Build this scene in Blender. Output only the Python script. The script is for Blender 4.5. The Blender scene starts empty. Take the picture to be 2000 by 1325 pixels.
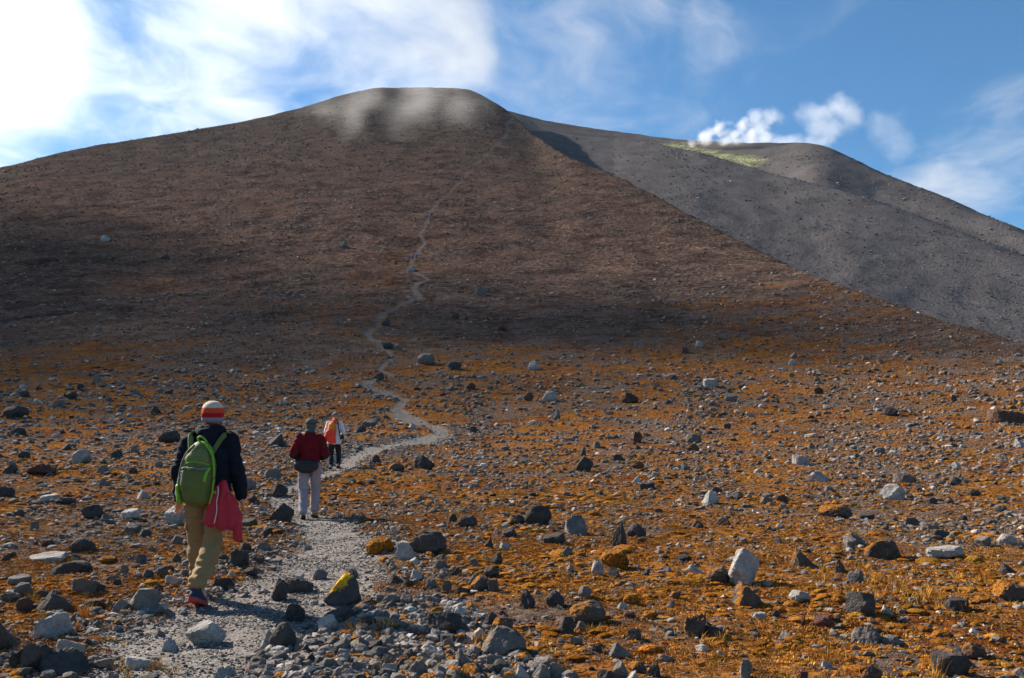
import bpy, bmesh, math, random
import numpy as np
from mathutils import Vector, Matrix, Euler

R = math.radians
scene = bpy.context.scene
C = scene.collection

# ---------------------------------------------------------------- camera
F, W, H = 1732.0, 2000.0, 1325.0            # focal length and size of the picture in its own pixels
PITCH = R(8.8)
EYE = 1.5
cam_data = bpy.data.cameras.new('camera')
cam = bpy.data.objects.new('camera', cam_data)
C.objects.link(cam)
cam.location = (0, 0, EYE)
cam.rotation_euler = (R(90) + PITCH, 0, 0)
cam_data.sensor_width = 36.0
cam_data.lens = 36.0 * F / W
cam_data.clip_start = 0.05
cam_data.clip_end = 20000
scene.camera = cam

# ---------------------------------------------------------------- sun and sky
SUN_AZ, SUN_EL = R(-54), R(34)               # azimuth from +Y, clockwise
SUN_DIR = Vector((math.sin(SUN_AZ) * math.cos(SUN_EL), math.cos(SUN_AZ) * math.cos(SUN_EL), math.sin(SUN_EL)))
sun_data = bpy.data.lights.new('sun', 'SUN')
sun_data.energy = 5.0
sun_data.angle = R(0.55)
sun_data.color = (1.0, 0.90, 0.77)
sun = bpy.data.objects.new('sun', sun_data)
C.objects.link(sun)
sun.rotation_euler = SUN_DIR.to_track_quat('Z', 'Y').to_euler()
sun.location = (-60, 40, 80)

scene.view_settings.view_transform = 'Standard'
scene.view_settings.look = 'None'
scene.view_settings.gamma = 1.0
scene.view_settings.use_curve_mapping = False
scene.view_settings.exposure = 1.3
cy = scene.cycles
cy.use_denoising = True
cy.max_bounces = 4
cy.diffuse_bounces = 2
cy.use_adaptive_sampling = True
cy.adaptive_threshold = 0.015
cy.adaptive_min_samples = 16
cy.glossy_bounces = 2
cy.transparent_max_bounces = 16
cy.volume_bounces = 2
cy.volume_max_steps = 256
cy.sample_clamp_indirect = 4.0


class NT:
    """small helper to write node trees in few lines"""
    def __init__(self, tree):
        self.t = tree
        for n in list(tree.nodes):
            tree.nodes.remove(n)

    def n(self, kind, **kw):
        nd = self.t.nodes.new(kind)
        for k, v in kw.items():
            if k == 'ins':
                for a, b in v.items():
                    self.put(nd.inputs[a], b)
            else:
                setattr(nd, k, v)
        return nd

    def put(self, sock, v):
        if isinstance(v, bpy.types.NodeSocket):
            self.t.links.new(v, sock)
        elif isinstance(v, (tuple, list)) and sock.type == 'RGBA' and len(v) == 3:
            sock.default_value = (*v, 1)
        else:
            sock.default_value = v

    def math(self, op, a, b=0.0, c=0.0, clamp=False):
        nd = self.n('ShaderNodeMath', operation=op, use_clamp=clamp)
        for i, v in enumerate((a, b, c)):
            self.put(nd.inputs[i], v)
        return nd.outputs[0]

    def vmath(self, op, a, b=(0, 0, 0)):
        nd = self.n('ShaderNodeVectorMath', operation=op)
        self.put(nd.inputs[0], a)
        if op == 'SCALE':
            self.put(nd.inputs['Scale'], b)
        else:
            self.put(nd.inputs[1], b)
        return nd.outputs['Value'] if op in ('DOT_PRODUCT', 'LENGTH', 'DISTANCE') else nd.outputs[0]

    def noise(self, vec, scale, detail=4.0, rough=0.55, dist=0.0, color=False):
        nd = self.n('ShaderNodeTexNoise', ins={'Scale': scale, 'Detail': detail, 'Roughness': rough, 'Distortion': dist})
        if vec is not None:
            self.put(nd.inputs['Vector'], vec)
        return nd.outputs['Color' if color else 0]

    def mix(self, fac, a, b, blend='MIX'):
        nd = self.n('ShaderNodeMix', data_type='RGBA', blend_type=blend)
        self.put(nd.inputs[0], fac)
        self.put(nd.inputs[6], a)
        self.put(nd.inputs[7], b)
        return nd.outputs[2]

    def sstep(self, v, lo, hi, tolo=0.0, tohi=1.0):
        nd = self.n('ShaderNodeMapRange', interpolation_type='SMOOTHSTEP')
        for i, x in enumerate((v, lo, hi, tolo, tohi)):
            self.put(nd.inputs[i], x)
        return nd.outputs[0]

    def ramp(self, v, stops):
        nd = self.n('ShaderNodeValToRGB')
        e = nd.color_ramp.elements
        while len(e) < len(stops):
            e.new(0.5)
        for el, (p, c) in zip(e, stops):
            el.position = p
            el.color = (*c, 1)
        self.put(nd.inputs[0], v)
        return nd.outputs[0]


def pix_dir(px, row):
    """unit direction through a point of the picture"""
    cx, cyy = (px - W / 2) / F, (H / 2 - row) / F
    s, c = math.sin(PITCH), math.cos(PITCH)
    v = np.array([cx, c - cyy * s, s + cyy * c])
    return v / np.linalg.norm(v)


world = bpy.data.worlds.new('World')
scene.world = world
world.use_nodes = True
w = NT(world.node_tree)
sky = w.n('ShaderNodeTexSky', sky_type='NISHITA', sun_disc=False, sun_elevation=SUN_EL, sun_rotation=SUN_AZ,
          altitude=1800, air_density=1.1, dust_density=0.0, ozone_density=2.4)
wdir = w.n('ShaderNodeTexCoord').outputs['Generated']
# wind-blown cloud: a noise laid out on a flat layer overhead, thick towards the sun and thinning to clear sky away from it
wz = w.math('ADD', w.math('MAXIMUM', w.n('ShaderNodeSeparateXYZ', ins={0: wdir}).outputs[2], 0.0), 0.18)
flat = w.vmath('DIVIDE', wdir, w.n('ShaderNodeCombineXYZ', ins={0: wz, 1: wz, 2: wz}).outputs[0])
warp = w.vmath('ADD', flat, w.vmath('SCALE', w.noise(flat, 1.7, 3.0, 0.5, color=True), 0.5))
puff = w.noise(warp, 3.0, 7.0, 0.56)
soft = w.noise(warp, 1.25, 3.0, 0.5)


def blob(px, row, inner, outer):
    d = w.vmath('DOT_PRODUCT', w.vmath('NORMALIZE', wdir), tuple(float(q) for q in pix_dir(px, row)))
    return w.sstep(d, math.cos(R(outer)), math.cos(R(inner)))


cover = w.math('MULTIPLY', blob(-190, 40, 3, 12), 0.85)
for px_, row_, i_, o_, k_ in ((330, -60, 3, 13, .34), (560, 40, 2, 10, .42), (760, 40, 3, 8.5, .52), (860, 100, 1.0, 5.0, .56), (300, 170, 2, 9, .30), (500, 150, 1, 7, .36), (-700, -500, 15, 45, .40),
                             (1110, 70, 2, 9, .27), (1950, 440, 1, 9, .32), (1300, 200, 1, 8, .16), (1800, 330, 1, 6, .16), (250, 300, 1, 8, .34)):
    cover = w.math('MAXIMUM', cover, w.math('MULTIPLY', blob(px_, row_, i_, o_), k_))
fine = w.noise(warp, 9.0, 5.0, 0.6)
tex = w.math('ADD', w.math('ADD', w.math('MULTIPLY', w.math('SUBTRACT', puff, 0.5), 1.7), w.math('MULTIPLY', w.math('SUBTRACT', soft, 0.5), 0.9)), w.math('MULTIPLY', w.math('SUBTRACT', fine, 0.5), .45))
alpha = w.math('MULTIPLY', w.sstep(w.math('ADD', tex, cover), 0.02, 1.0), 0.97)
near_sun = w.sstep(w.vmath('DOT_PRODUCT', w.vmath('NORMALIZE', wdir), tuple(SUN_DIR)), math.cos(R(46)), math.cos(R(16)))
SKY_STRENGTH = 0.059
cl = w.math('MULTIPLY', w.math('ADD', 0.40, w.math('MULTIPLY', near_sun, .30)), 1.0 / SKY_STRENGTH)
clc = w.mix(1.0, (0.93, 0.96, 1.0), w.n('ShaderNodeCombineColor', ins={0: cl, 1: cl, 2: cl}).outputs[0], 'MULTIPLY')
skyb = w.mix(1.0, sky.outputs[0], (.63, .98, 1.10), 'MULTIPLY')  # thin mountain air: a deeper blue
skyc = w.mix(alpha, skyb, clc)
bg = w.n('ShaderNodeBackground', ins={'Color': skyc, 'Strength': SKY_STRENGTH})
w.t.links.new(bg.outputs[0], w.n('ShaderNodeOutputWorld').inputs[0])


# ---------------------------------------------------------------- noise in numpy
def _hash(ix, iy, iz, seed):
    h = (ix.astype(np.uint32) * np.uint32(374761393)) ^ (iy.astype(np.uint32) * np.uint32(668265263)) ^ (iz.astype(np.uint32) * np.uint32(2147483647 - 362437)) ^ np.uint32((seed * 1274126177) & 0xffffffff)
    h = (h ^ (h >> np.uint32(13))) * np.uint32(1274126177)
    h = (h ^ (h >> np.uint32(16))) * np.uint32(2246822519)
    return ((h ^ (h >> np.uint32(15))) & np.uint32(0xffffff)).astype(np.float64) / 0xffffff


def vnoise(x, y, z=None, seed=0):
    """smooth value noise, -1..1"""
    x = np.asarray(x, float); y = np.asarray(y, float)
    two = z is None
    z = np.zeros_like(x) if two else np.asarray(z, float)
    fx, fy, fz = np.floor(x), np.floor(y), np.floor(z)
    ix, iy, iz = fx.astype(np.int64), fy.astype(np.int64), fz.astype(np.int64)
    def q(t): return t * t * t * (t * (t * 6 - 15) + 10)
    u, v, t = q(x - fx), q(y - fy), q(z - fz)
    def plane(k):
        a, b = _hash(ix, iy, iz + k, seed), _hash(ix + 1, iy, iz + k, seed)
        c, d = _hash(ix, iy + 1, iz + k, seed), _hash(ix + 1, iy + 1, iz + k, seed)
        return (a * (1 - u) + b * u) * (1 - v) + (c * (1 - u) + d * u) * v
    p = plane(0)
    if not two:
        p = p * (1 - t) + plane(1) * t
    return p * 2 - 1


def fbm(x, y, z=None, octaves=4, seed=0, gain=0.5):
    s, a, f, tot = 0.0, 1.0, 1.0, 0.0
    for o in range(octaves):
        s = s + a * vnoise(x * f + 17.3 * o, y * f - 9.1 * o, None if z is None else z * f + 4.7 * o, seed + o)
        tot += a
        a *= gain
        f *= 2.03
    return s / tot


def smooth(a, b, x):
    t = np.clip((x - a) / (b - a), 0, 1)
    return t * t * (3 - 2 * t)


def pchip(xs, ys):
    xs, ys = np.array(xs, float), np.array(ys, float)
    h, d = np.diff(xs), np.diff(ys) / np.diff(xs)
    m = np.zeros_like(ys)
    ok = d[:-1] * d[1:] > 0
    w1, w2 = 2 * h[1:] + h[:-1], h[1:] + 2 * h[:-1]
    with np.errstate(divide='ignore', invalid='ignore'):
        m[1:-1] = np.where(ok, (w1 + w2) / (w1 / d[:-1] + w2 / d[1:]), 0)
    m[0], m[-1] = d[0], d[-1]
    def f(x):
        x = np.clip(np.asarray(x, float), xs[0], xs[-1])
        i = np.clip(np.searchsorted(xs, x) - 1, 0, len(xs) - 2)
        t = (x - xs[i]) / h[i]
        return ((2 * t**3 - 3 * t**2 + 1) * ys[i] + (t**3 - 2 * t**2 + t) * h[i] * m[i]
                + (-2 * t**3 + 3 * t**2) * ys[i + 1] + (t**3 - t**2) * h[i] * m[i + 1])
    return f


# ---------------------------------------------------------------- terrain: heights in metres round the camera's feet
SLOPE = 0.0498                                # the foreground climbs gently away from the camera
RISE = pchip(np.log([8, 15, 27, 45, 80, 130, 210, 260, 340, 450, 600, 760, 2000]),
             [0, 0, .0145, .029, .071, .130, .205, .251, .300, .3515, .4017, .435, .50])


def th_el(px, row):
    v = pix_dir(px, row)
    return math.atan2(v[0], v[1]), v[2] / math.hypot(v[0], v[1])


def line(points):
    """bearing -> steepness of a crest given by points along it"""
    q = [th_el(*p) for p in points]
    return pchip([a for a, b in q], [b for a, b in q])


MAIN = line([(-900, 640), (-500, 470), (0, 327), (170, 287), (330, 262), (480, 237), (600, 208), (680, 182), (730, 172), (820, 171.5), (905, 172),
             (945, 188), (985, 212), (1040, 262), (1100, 300), (1200, 345), (1300, 395), (1400, 445), (1500, 497), (1600, 545), (1700, 580),
             (1800, 615), (1900, 645), (2000, 672), (2300, 745), (2900, 850)])
FAR = line([(-600, 700), (600, 330), (850, 215), (950, 204), (1000, 213), (1050, 226), (1100, 235), (1200, 249), (1280, 260), (1370, 267), (1450, 269), (1530, 268),
            (1575, 268), (1610, 274), (1650, 290), (1730, 325), (1820, 357), (1910, 393), (2000, 428), (2400, 600), (2900, 800)])
MIDDLE = line([(-600, 800), (800, 330), (960, 262), (1040, 252), (1150, 262), (1250, 271), (1300, 279), (1350, 288), (1450, 314), (1550, 341), (1650, 363), (1800, 411),
               (2000, 483), (2400, 640), (2900, 830)])
_pxs = np.array([-900, 0, 300, 700, 820, 905, 985, 1040])
_dep = pchip([th_el(p, 300)[0] for p in _pxs], [430, 480, 540, 600, 640, 615, 560, 530])
TH = np.linspace(-math.pi, math.pi, 2881)
_clipth = np.clip(TH, th_el(-900, 500)[0], th_el(2900, 700)[0])


def _main_profile(r, e0c, k, rs, drop, kc=None):
    """height above the eye along one bearing: the flank up to its crest at rs, then over the crest and down"""
    rr = np.minimum(r, rs)
    z = rr * (-EYE / rr + SLOPE * e0c + RISE(np.log(np.maximum(rr, 8))) * k)
    k = k if kc is None else kc
    dr = 1.0
    zs2 = (rs - dr) * (-EYE / (rs - dr) + SLOPE * e0c + RISE(np.log(np.maximum(rs - dr, 8))) * k)
    zs1 = rs * (-EYE / rs + SLOPE * e0c + RISE(np.log(np.maximum(rs, 8))) * k)
    m = (zs1 - zs2) / dr
    d = np.maximum(r - rs, 0)
    L = np.where(rs > 350, .035, .09) * rs
    bend = (m + drop) / L
    over = np.where(d < L, m * d - 0.5 * bend * d * d, m * L - 0.5 * bend * L * L - drop * (d - L))
    return z + over


def _calibrate():
    e = MAIN(_clipth)
    cth = np.cos(np.clip(TH, -1.6, 1.6))
    rs = _dep(_clipth)
    # right of the shoulder the spur is the natural flank cut off where it reaches the crest line
    lr = np.linspace(math.log(60), math.log(900), 400)
    nat = -EYE / np.exp(lr)[None] + SLOPE * cth[:, None] + RISE(lr)[None]
    first = np.exp(lr[np.argmax(nat >= e[:, None] * 0.985, axis=1)])
    t = smooth(th_el(940, 250)[0], th_el(1120, 320)[0], _clipth)
    rs = rs * (1 - t) + first * t
    k = np.ones_like(e)
    for it in range(12):
        R_ = rs[:, None] * np.linspace(0.6, 1.25, 80)[None]
        z = _main_profile(R_, cth[:, None], k[:, None], rs[:, None], 0.42)
        el = (z / R_).max(axis=1)
        base = SLOPE * cth
        k = k * np.clip((e - base + .004) / np.maximum(el - base + .004, .01), .7, 1.4)
    return rs, k


RS, KK = _calibrate()
ker = np.ones(15) / 15
KK = np.convolve(np.pad(KK, 7, mode='edge'), ker, 'valid')
ker = np.exp(-(np.arange(-120, 121) / 40.0) ** 2 / 2)
KS = np.convolve(np.pad(KK, 120, mode='edge'), ker / ker.sum(), 'valid')     # the lower flank is rounder than the crest above it

PATH_PX = [(250, 1400, 240), (330, 1325, 190), (430, 1235, 210), (560, 1165, 180), (640, 1100, 130), (660, 1050, 80), (625, 1015, 55), (560, 990, 36), (545, 970, 26),
           (585, 945, 20), (640, 925, 22), (690, 897, 30), (750, 872, 34), (830, 858, 38), (868, 848, 20), (830, 832, 26), (785, 812, 24), (772, 797, 17), (790, 780, 15),
           (745, 763, 20), (712, 751, 18), (735, 740, 13), (768, 733, 12), (742, 722, 9), (752, 708, 9), (770, 697, 10), (748, 684, 8), (732, 668, 9), (716, 652, 12), (738, 634, 9), (742, 616, 11),
           (772, 600, 10), (818, 581, 12), (806, 566, 8), (815, 553, 10), (838, 546, 7), (806, 530, 10), (800, 515, 6), (812, 498, 5), (830, 475, 5), (819, 458, 5), (834, 437, 5), (838, 415, 4),
           (856, 396, 4), (884, 370, 4), (906, 347, 4), (930, 322, 5), (960, 292, 5), (985, 268, 6), (993, 254, 6), (988, 243, 5), (1000, 233, 3), (1030, 226, 2)]


def big_shape(x, y):
    r = np.hypot(x, y)
    r = np.maximum(r, 0.3)
    th = np.arctan2(x, y)
    cth = np.cos(np.clip(th, -1.6, 1.6))
    rs = np.interp(th, TH, RS)
    k = np.interp(th, TH, KK)
    back = smooth(1.3, 2.4, np.abs(th))
    k = k * (1 - back)
    ks = np.interp(th, TH, KS) * (1 - back)
    kr = ks + (k - ks) * smooth(.55, 1.0, r / rs)
    zm = _main_profile(r, np.cos(th), kr, rs, 0.42, k)
    # the grey flank behind the spur, its bench, and the far dome
    thc = np.clip(th, th_el(-600, 700)[0], th_el(2900, 800)[0])
    def flank(crest, depth, m, drop):
        z0 = crest * depth
        d = r - depth
        up = np.where(d < 0, m * d - 0.00022 * np.maximum(-d, 0) * d * 0, -drop * d)
        rnd = 30.0
        return z0 + np.where(np.abs(d) < rnd, m * np.minimum(d, 0) - drop * np.maximum(d, 0) - (m + drop) * rnd * .25 * (1 - np.abs(d) / rnd) ** 2, up) 
    zf = flank(FAR(thc) + .002, np.interp(thc, [0, .12, .22, .30, .36, .44, .55], [690, 690, 655, 622, 588, 535, 468]), .60, .35)
    zq = flank(MIDDLE(thc) + .003, np.interp(thc, [0, .12, .32, .55], [600, 585, 480, 385]), .56, .05)
    zr = np.maximum(zf, zq) - 400 * smooth(.35, -.25, th) * 0
    zr = np.where(np.abs(th) > 1.6, -1e3, zr)
    a = 3.0
    hh = np.clip(0.5 + 0.5 * (zm - zr) / a, 0, 1)
    z = zm * hh + zr * (1 - hh) + a * hh * (1 - hh)
    far_mask = (1 - hh)
    return z + EYE, far_mask, r, th, rs


SHADE_GULLY = None


def height0(x, y):
    z, fm, r, th, rs = big_shape(x, y)
    far = smooth(60, 260, r)
    mid = smooth(14, 60, r)
    z = z + far * .45 * fbm(x / 60, y / 60, octaves=4, seed=3)
    # shallow gullies running down the flanks
    z = z + smooth(140, 320, r) * 0.08 * fbm(th * 20 + .4 * vnoise(x / 90, y / 90, seed=8), np.log(r) * 1.6, octaves=3, seed=21)
    if SHADE_GULLY is not None:                    # gully added below the vents, its shaded wall standing for the steam's shadow streak
        best = np.full(np.shape(x), 1e6)
        dep = np.zeros(np.shape(x))
        for (a, b, d0, d1) in SHADE_GULLY:
            ab = b - a
            t = np.clip(((x - a[0]) * ab[0] + (y - a[1]) * ab[1]) / (ab @ ab), 0, 1)
            d = np.hypot(x - a[0] - ab[0] * t, y - a[1] - ab[1] * t)
            dep = np.where(d < best, d0 + (d1 - d0) * t, dep)
            best = np.minimum(best, d)
        z = z - dep * np.exp(-(best / 7.5) ** 2) * fm
    z = z + smooth(70, 150, r) * .5 * fbm(x / 16, y / 16, octaves=3, seed=23)
    z = z + mid * 0.42 * fbm(x / 9, y / 9, octaves=3, seed=5)
    z = z + smooth(3, 9, r) * (1 - smooth(40, 90, r)) * 0.07 * fbm(x / 1.7, y / 1.7, octaves=3, seed=7)
    return z


def at(px, row, start=1.2):
    """the point of the ground seen at a place of the picture"""
    d = pix_dir(px, row)
    lo, hi, n = math.log(start), math.log(1500), 700
    for _ in range(2):                        # a coarse march, then a fine one inside the step that met the ground
        ts = np.exp(np.linspace(lo, hi, n))
        x, y, z = d[0] * ts, d[1] * ts, EYE + d[2] * ts
        g = height0(x, y)
        below = np.nonzero(z < g)[0]
        i = max(below[0] if len(below) else n - 1, 1)
        lo, hi, n = math.log(ts[i - 1]), math.log(ts[i]), 40
    t = ts[i]
    return np.array([d[0] * t, d[1] * t, EYE + d[2] * t])


_pp, _pw = [], []
for (px, row, hw) in PATH_PX:
    p = at(px, min(row, 1390))
    _pp.append(p[:2])
    _pw.append(hw * (1.0 if row > 840 else .72) * math.hypot(p[0], p[1]) / F)
PATH_P, PATH_W = np.array(_pp), np.array(_pw)


def path_dist(x, y):
    """distance to the trail in half widths: below 1 is trodden ground"""
    x = np.asarray(x, float); y = np.asarray(y, float)
    shp = x.shape
    x, y = x.ravel(), y.ravel()
    best = np.full(x.shape, 50.0)
    for i in range(len(PATH_P) - 1):
        a, b = PATH_P[i], PATH_P[i + 1]
        reach = 14 * max(PATH_W[i], PATH_W[i + 1], .5)
        lo, hi = np.minimum(a, b) - reach, np.maximum(a, b) + reach
        sel = np.nonzero((x > lo[0]) & (x < hi[0]) & (y > lo[1]) & (y < hi[1]))[0]
        if not len(sel):
            continue
        px_, py_ = x[sel], y[sel]
        ab = b - a
        t = np.clip(((px_ - a[0]) * ab[0] + (py_ - a[1]) * ab[1]) / max(ab @ ab, 1e-9), 0, 1)
        d = np.hypot(px_ - a[0] - ab[0] * t, py_ - a[1] - ab[1] * t) / (PATH_W[i] * (1 - t) + PATH_W[i + 1] * t)
        best[sel] = np.minimum(best[sel], d)
    return best.reshape(shp)


def height(x, y):
    z = height0(x, y)
    r = np.hypot(x, y)
    pd = path_dist(x, y)
    tread = 1 - smooth(.6, 1.25, pd)
    near = 1 - smooth(25, 60, r)
    z = z - tread * np.minimum(.05, .05) * near - tread * (1 - near) * .08
    z = z + near * (1 - tread) * 0.035 * fbm(x / .42, y / .42, octaves=3, seed=11) + near * .006 * fbm(x / .07, y / .07, octaves=2, seed=12)
    return z


def ground_masks(x, y):
    """what covers the ground: trail gravel, orange moss, bare scree, sulphur crust"""
    r = np.hypot(x, y)
    th = np.arctan2(x, y)
    pd = path_dist(x, y)
    edge = .5 * fbm(x / .7, y / .7, octaves=4, seed=31) * (1 - smooth(30, 60, r)) + .55 * fbm(x / 3.5, y / 3.5, octaves=3, seed=32) * smooth(20, 60, r)
    trail = (1 - smooth(.7, 1.25, pd + edge)) * (1 - .2 * smooth(60, 130, r) - .1 * smooth(130, 260, r)) * (1 - smooth(70, 140, r) * smooth(.0, .5, fbm(x / 7, y / 7, octaves=2, seed=39)) * .7)
    _, fm, _, _, rs = big_shape(x, y)
    moss = (1 - smooth(45, 190, r + 70 * fbm(x / 26, y / 26, octaves=4, seed=33)))
    strip = np.exp(-((pd - 3.0) / 3.5) ** 2) * smooth(90, 150, r) * (1 - smooth(300, 400, r)) * smooth(-.06, -.02, th)
    moss = np.maximum(moss, 1.1 * strip * smooth(-.4, .1, fbm(x / 14, y / 14, octaves=3, seed=34)))
    moss = np.maximum(moss, .6 * (1 - smooth(160, 330, r)) * smooth(.1, .5, fbm(x / 26, y / 18, octaves=3, seed=35)))
    scree = np.clip(fm, 0, 1)
    d = np.abs(np.arctan2(x, y) * 0)
    # the crust round the vents lies along the edge of the bench
    crust = np.zeros_like(r)
    a, b = VENT_A, VENT_B
    ab = b - a
    t = np.clip(((x - a[0]) * ab[0] + (y - a[1]) * ab[1]) / (ab @ ab), 0, 1)
    dd = np.hypot(x - a[0] - ab[0] * t, y - a[1] - ab[1] * t)
    crust = (1 - smooth(4, 12, dd + 5 * fbm(x / 9, y / 9, octaves=3, seed=36))) * scree
    return trail, moss * (1 - scree), scree, crust


_rv = [at(*q)[:2] for q in ((1440, 311), (1500, 328), (1580, 346), (1700, 376), (1850, 428), (2010, 488))]
_rd = (0.3, 2.6, 3.6, 3.2, 2.4, 1.6)
SHADE_GULLY = [(_rv[i], _rv[i + 1], _rd[i], _rd[i + 1]) for i in range(5)]
VENT_A, VENT_B = at(1312, 283)[:2], at(1465, 318)[:2]


# ---------------------------------------------------------------- materials
def material(name):
    m = bpy.data.materials.new(name)
    m.use_nodes = True
    return m, NT(m.node_tree)


def finish(m, nt, color, rough=0.85, bump=None, bump_dist=0.02, bump_strength=0.6, spec=0.3, **kw):
    b = nt.n('ShaderNodeBsdfPrincipled', ins={'Base Color': color, 'Roughness': rough, 'Specular IOR Level': spec})
    for k, v in kw.items():
        nt.put(b.inputs[k.replace('_', ' ')], v)
    if bump is not None:
        bn = nt.n('ShaderNodeBump', ins={'Height': bump, 'Distance': bump_dist, 'Strength': bump_strength})
        nt.t.links.new(bn.outputs[0], b.inputs['Normal'])
    o = nt.n('ShaderNodeOutputMaterial')
    nt.t.links.new(b.outputs[0], o.inputs[0])
    return m


def ground_material():
    m, g = material('volcanic_ground')
    pos = g.n('ShaderNodeNewGeometry').outputs['Position']
    cov = g.n('ShaderNodeAttribute', attribute_name='cover')
    sep = g.n('ShaderNodeSeparateColor', ins={0: cov.outputs['Color']})
    trail, moss, scree, crust = sep.outputs[0], sep.outputs[1], sep.outputs[2], cov.outputs['Alpha']
    n_big = g.noise(pos, 0.06, 3, 0.6)
    n_mid = g.noise(pos, 0.9, 4, 0.6)
    n_fine = g.noise(pos, 9.0, 4, 0.65)
    n_grain = g.noise(pos, 70.0, 3, 0.7)
    soil = g.ramp(n_fine, [(0.28, (.018, .012, .010)), (0.47, (.052, .033, .024)), (0.6, (.088, .058, .044)), (0.75, (.15, .115, .095))])
    mosscol = g.ramp(g.math('ADD', g.math('MULTIPLY', n_fine, .75), g.math('MULTIPLY', n_grain, .3)),
                     [(0.30, (.024, .010, .004)), (0.44, (.088, .036, .011)), (0.54, (.195, .078, .019)), (0.64, (.30, .122, .028)), (0.8, (.39, .19, .055))])
    patch = g.math('ADD', g.math('MULTIPLY', n_mid, .8), g.math('MULTIPLY', n_fine, .35))
    mossy = g.math('MULTIPLY', g.sstep(patch, g.math('SUBTRACT', 0.73, g.math('MULTIPLY', moss, .36)), g.math('SUBTRACT', 0.91, g.math('MULTIPLY', moss, .36))), g.sstep(moss, 0.02, 0.35))
    # far flanks: ash brown with rusty and grey patches
    flank = g.ramp(g.math('ADD', g.math('MULTIPLY', n_big, .6), g.math('MULTIPLY', n_mid, .4)),
                   [(0.34, (.024, .019, .017)), (0.45, (.048, .036, .030)), (0.53, (.074, .045, .034)), (0.60, (.054, .038, .031)), (0.70, (.056, .048, .045))])
    n_dots = g.n('ShaderNodeTexVoronoi', ins={'Vector': pos, 'Scale': 1.1, 'Randomness': 1.0})
    dots = g.sstep(g.n('ShaderNodeSeparateColor', ins={0: n_dots.outputs['Color']}).outputs[0], .55, 1.0)
    flank = g.mix(g.math('MULTIPLY', dots, .8), flank, (.135, .096, .080))
    far_n = g.noise(pos, 1.5, 4, .8)
    flank = g.mix(g.sstep(far_n, .56, .70), flank, (.19, .150, .130))
    flank = g.mix(g.math('MULTIPLY', g.sstep(far_n, .46, .34), .8), flank, (.010, .008, .007))
    r = g.vmath('LENGTH', pos)
    mott = g.noise(pos, .11, 5, .7)                            # darker and paler fields of scree
    flank = g.mix(g.sstep(mott, .52, .38), flank, g.mix(1.0, flank, (.55, .55, .60), 'MULTIPLY'))
    flank = g.mix(g.sstep(mott, .54, .68), flank, g.mix(1.0, flank, (1.35, 1.25, 1.2), 'MULTIPLY'))
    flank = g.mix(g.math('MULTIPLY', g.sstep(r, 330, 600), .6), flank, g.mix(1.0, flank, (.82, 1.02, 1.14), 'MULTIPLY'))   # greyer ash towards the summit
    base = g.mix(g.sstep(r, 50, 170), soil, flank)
    bare = g.sstep(g.noise(pos, .20, 4, .72), .47, .59)      # ashy patches in the moss field
    base = g.mix(g.math('MULTIPLY', bare, g.sstep(r, 220, 60)), base, g.ramp(n_fine, [(0.3, (.035, .028, .025)), (0.5, (.085, .070, .062)), (0.7, (.16, .14, .128))]))
    mossy = g.math('MULTIPLY', mossy, g.math('SUBTRACT', 1.0, g.math('MULTIPLY', bare, .8)))
    hue = g.noise(pos, .45, 3, .6)
    mosscol = g.mix(g.sstep(hue, .50, .68), mosscol, g.mix(1.0, mosscol, (.62, .48, .55), 'MULTIPLY'))
    mosscol = g.mix(g.sstep(hue, .46, .32), mosscol, g.mix(1.0, mosscol, (1.12, 1.22, 1.05), 'MULTIPLY'))
    base = g.mix(mossy, base, mosscol)
    grit = g.ramp(g.math('ADD', g.math('MULTIPLY', n_grain, .6), g.math('MULTIPLY', n_fine, .4)),
                  [(0.33, (.085, .075, .068)), (0.48, (.195, .174, .158)), (0.6, (.285, .256, .234)), (0.75, (.42, .385, .355))])
    grit = g.mix(g.math('MULTIPLY', g.sstep(r, 12, 70), .85), grit, g.mix(n_fine, (.07, .065, .062), (.14, .13, .125)))
    base = g.mix(g.math('MULTIPLY', trail, g.sstep(r, 320, 60, .72, 1.0)), base, grit)
    sc = g.ramp(g.math('ADD', g.math('MULTIPLY', n_big, .35), g.math('ADD', g.math('MULTIPLY', n_mid, .35), g.math('MULTIPLY', n_fine, .3))),
                [(0.35, (.058, .053, .053)), (0.5, (.102, .092, .091)), (0.65, (.145, .128, .124))])
    sc = g.mix(g.math('MULTIPLY', g.sstep(far_n, .54, .70), .8), sc, (.20, .182, .178))
    base = g.mix(scree, base, sc)
    cr = g.ramp(g.noise(pos, .16, 3, .6), [(0.35, (.09, .10, .07)), (0.5, (.26, .28, .14)), (0.6, (.44, .42, .17)), (0.72, (.26, .34, .24))])
    base = g.mix(g.math('MULTIPLY', crust, g.sstep(g.noise(pos, .5, 3, .7), .36, .6)), base, cr)
    hgt = g.math('ADD', g.math('MULTIPLY', n_fine, 1.0), g.math('MULTIPLY', n_grain, .22))
    hgt = g.math('ADD', hgt, g.math('MULTIPLY', g.math('MULTIPLY', n_mid, g.sstep(r, 30, 120)), 6.0))
    return finish(m, g, base, rough=.95, bump=hgt, bump_dist=.09, bump_strength=.9, spec=0.0)


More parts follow.
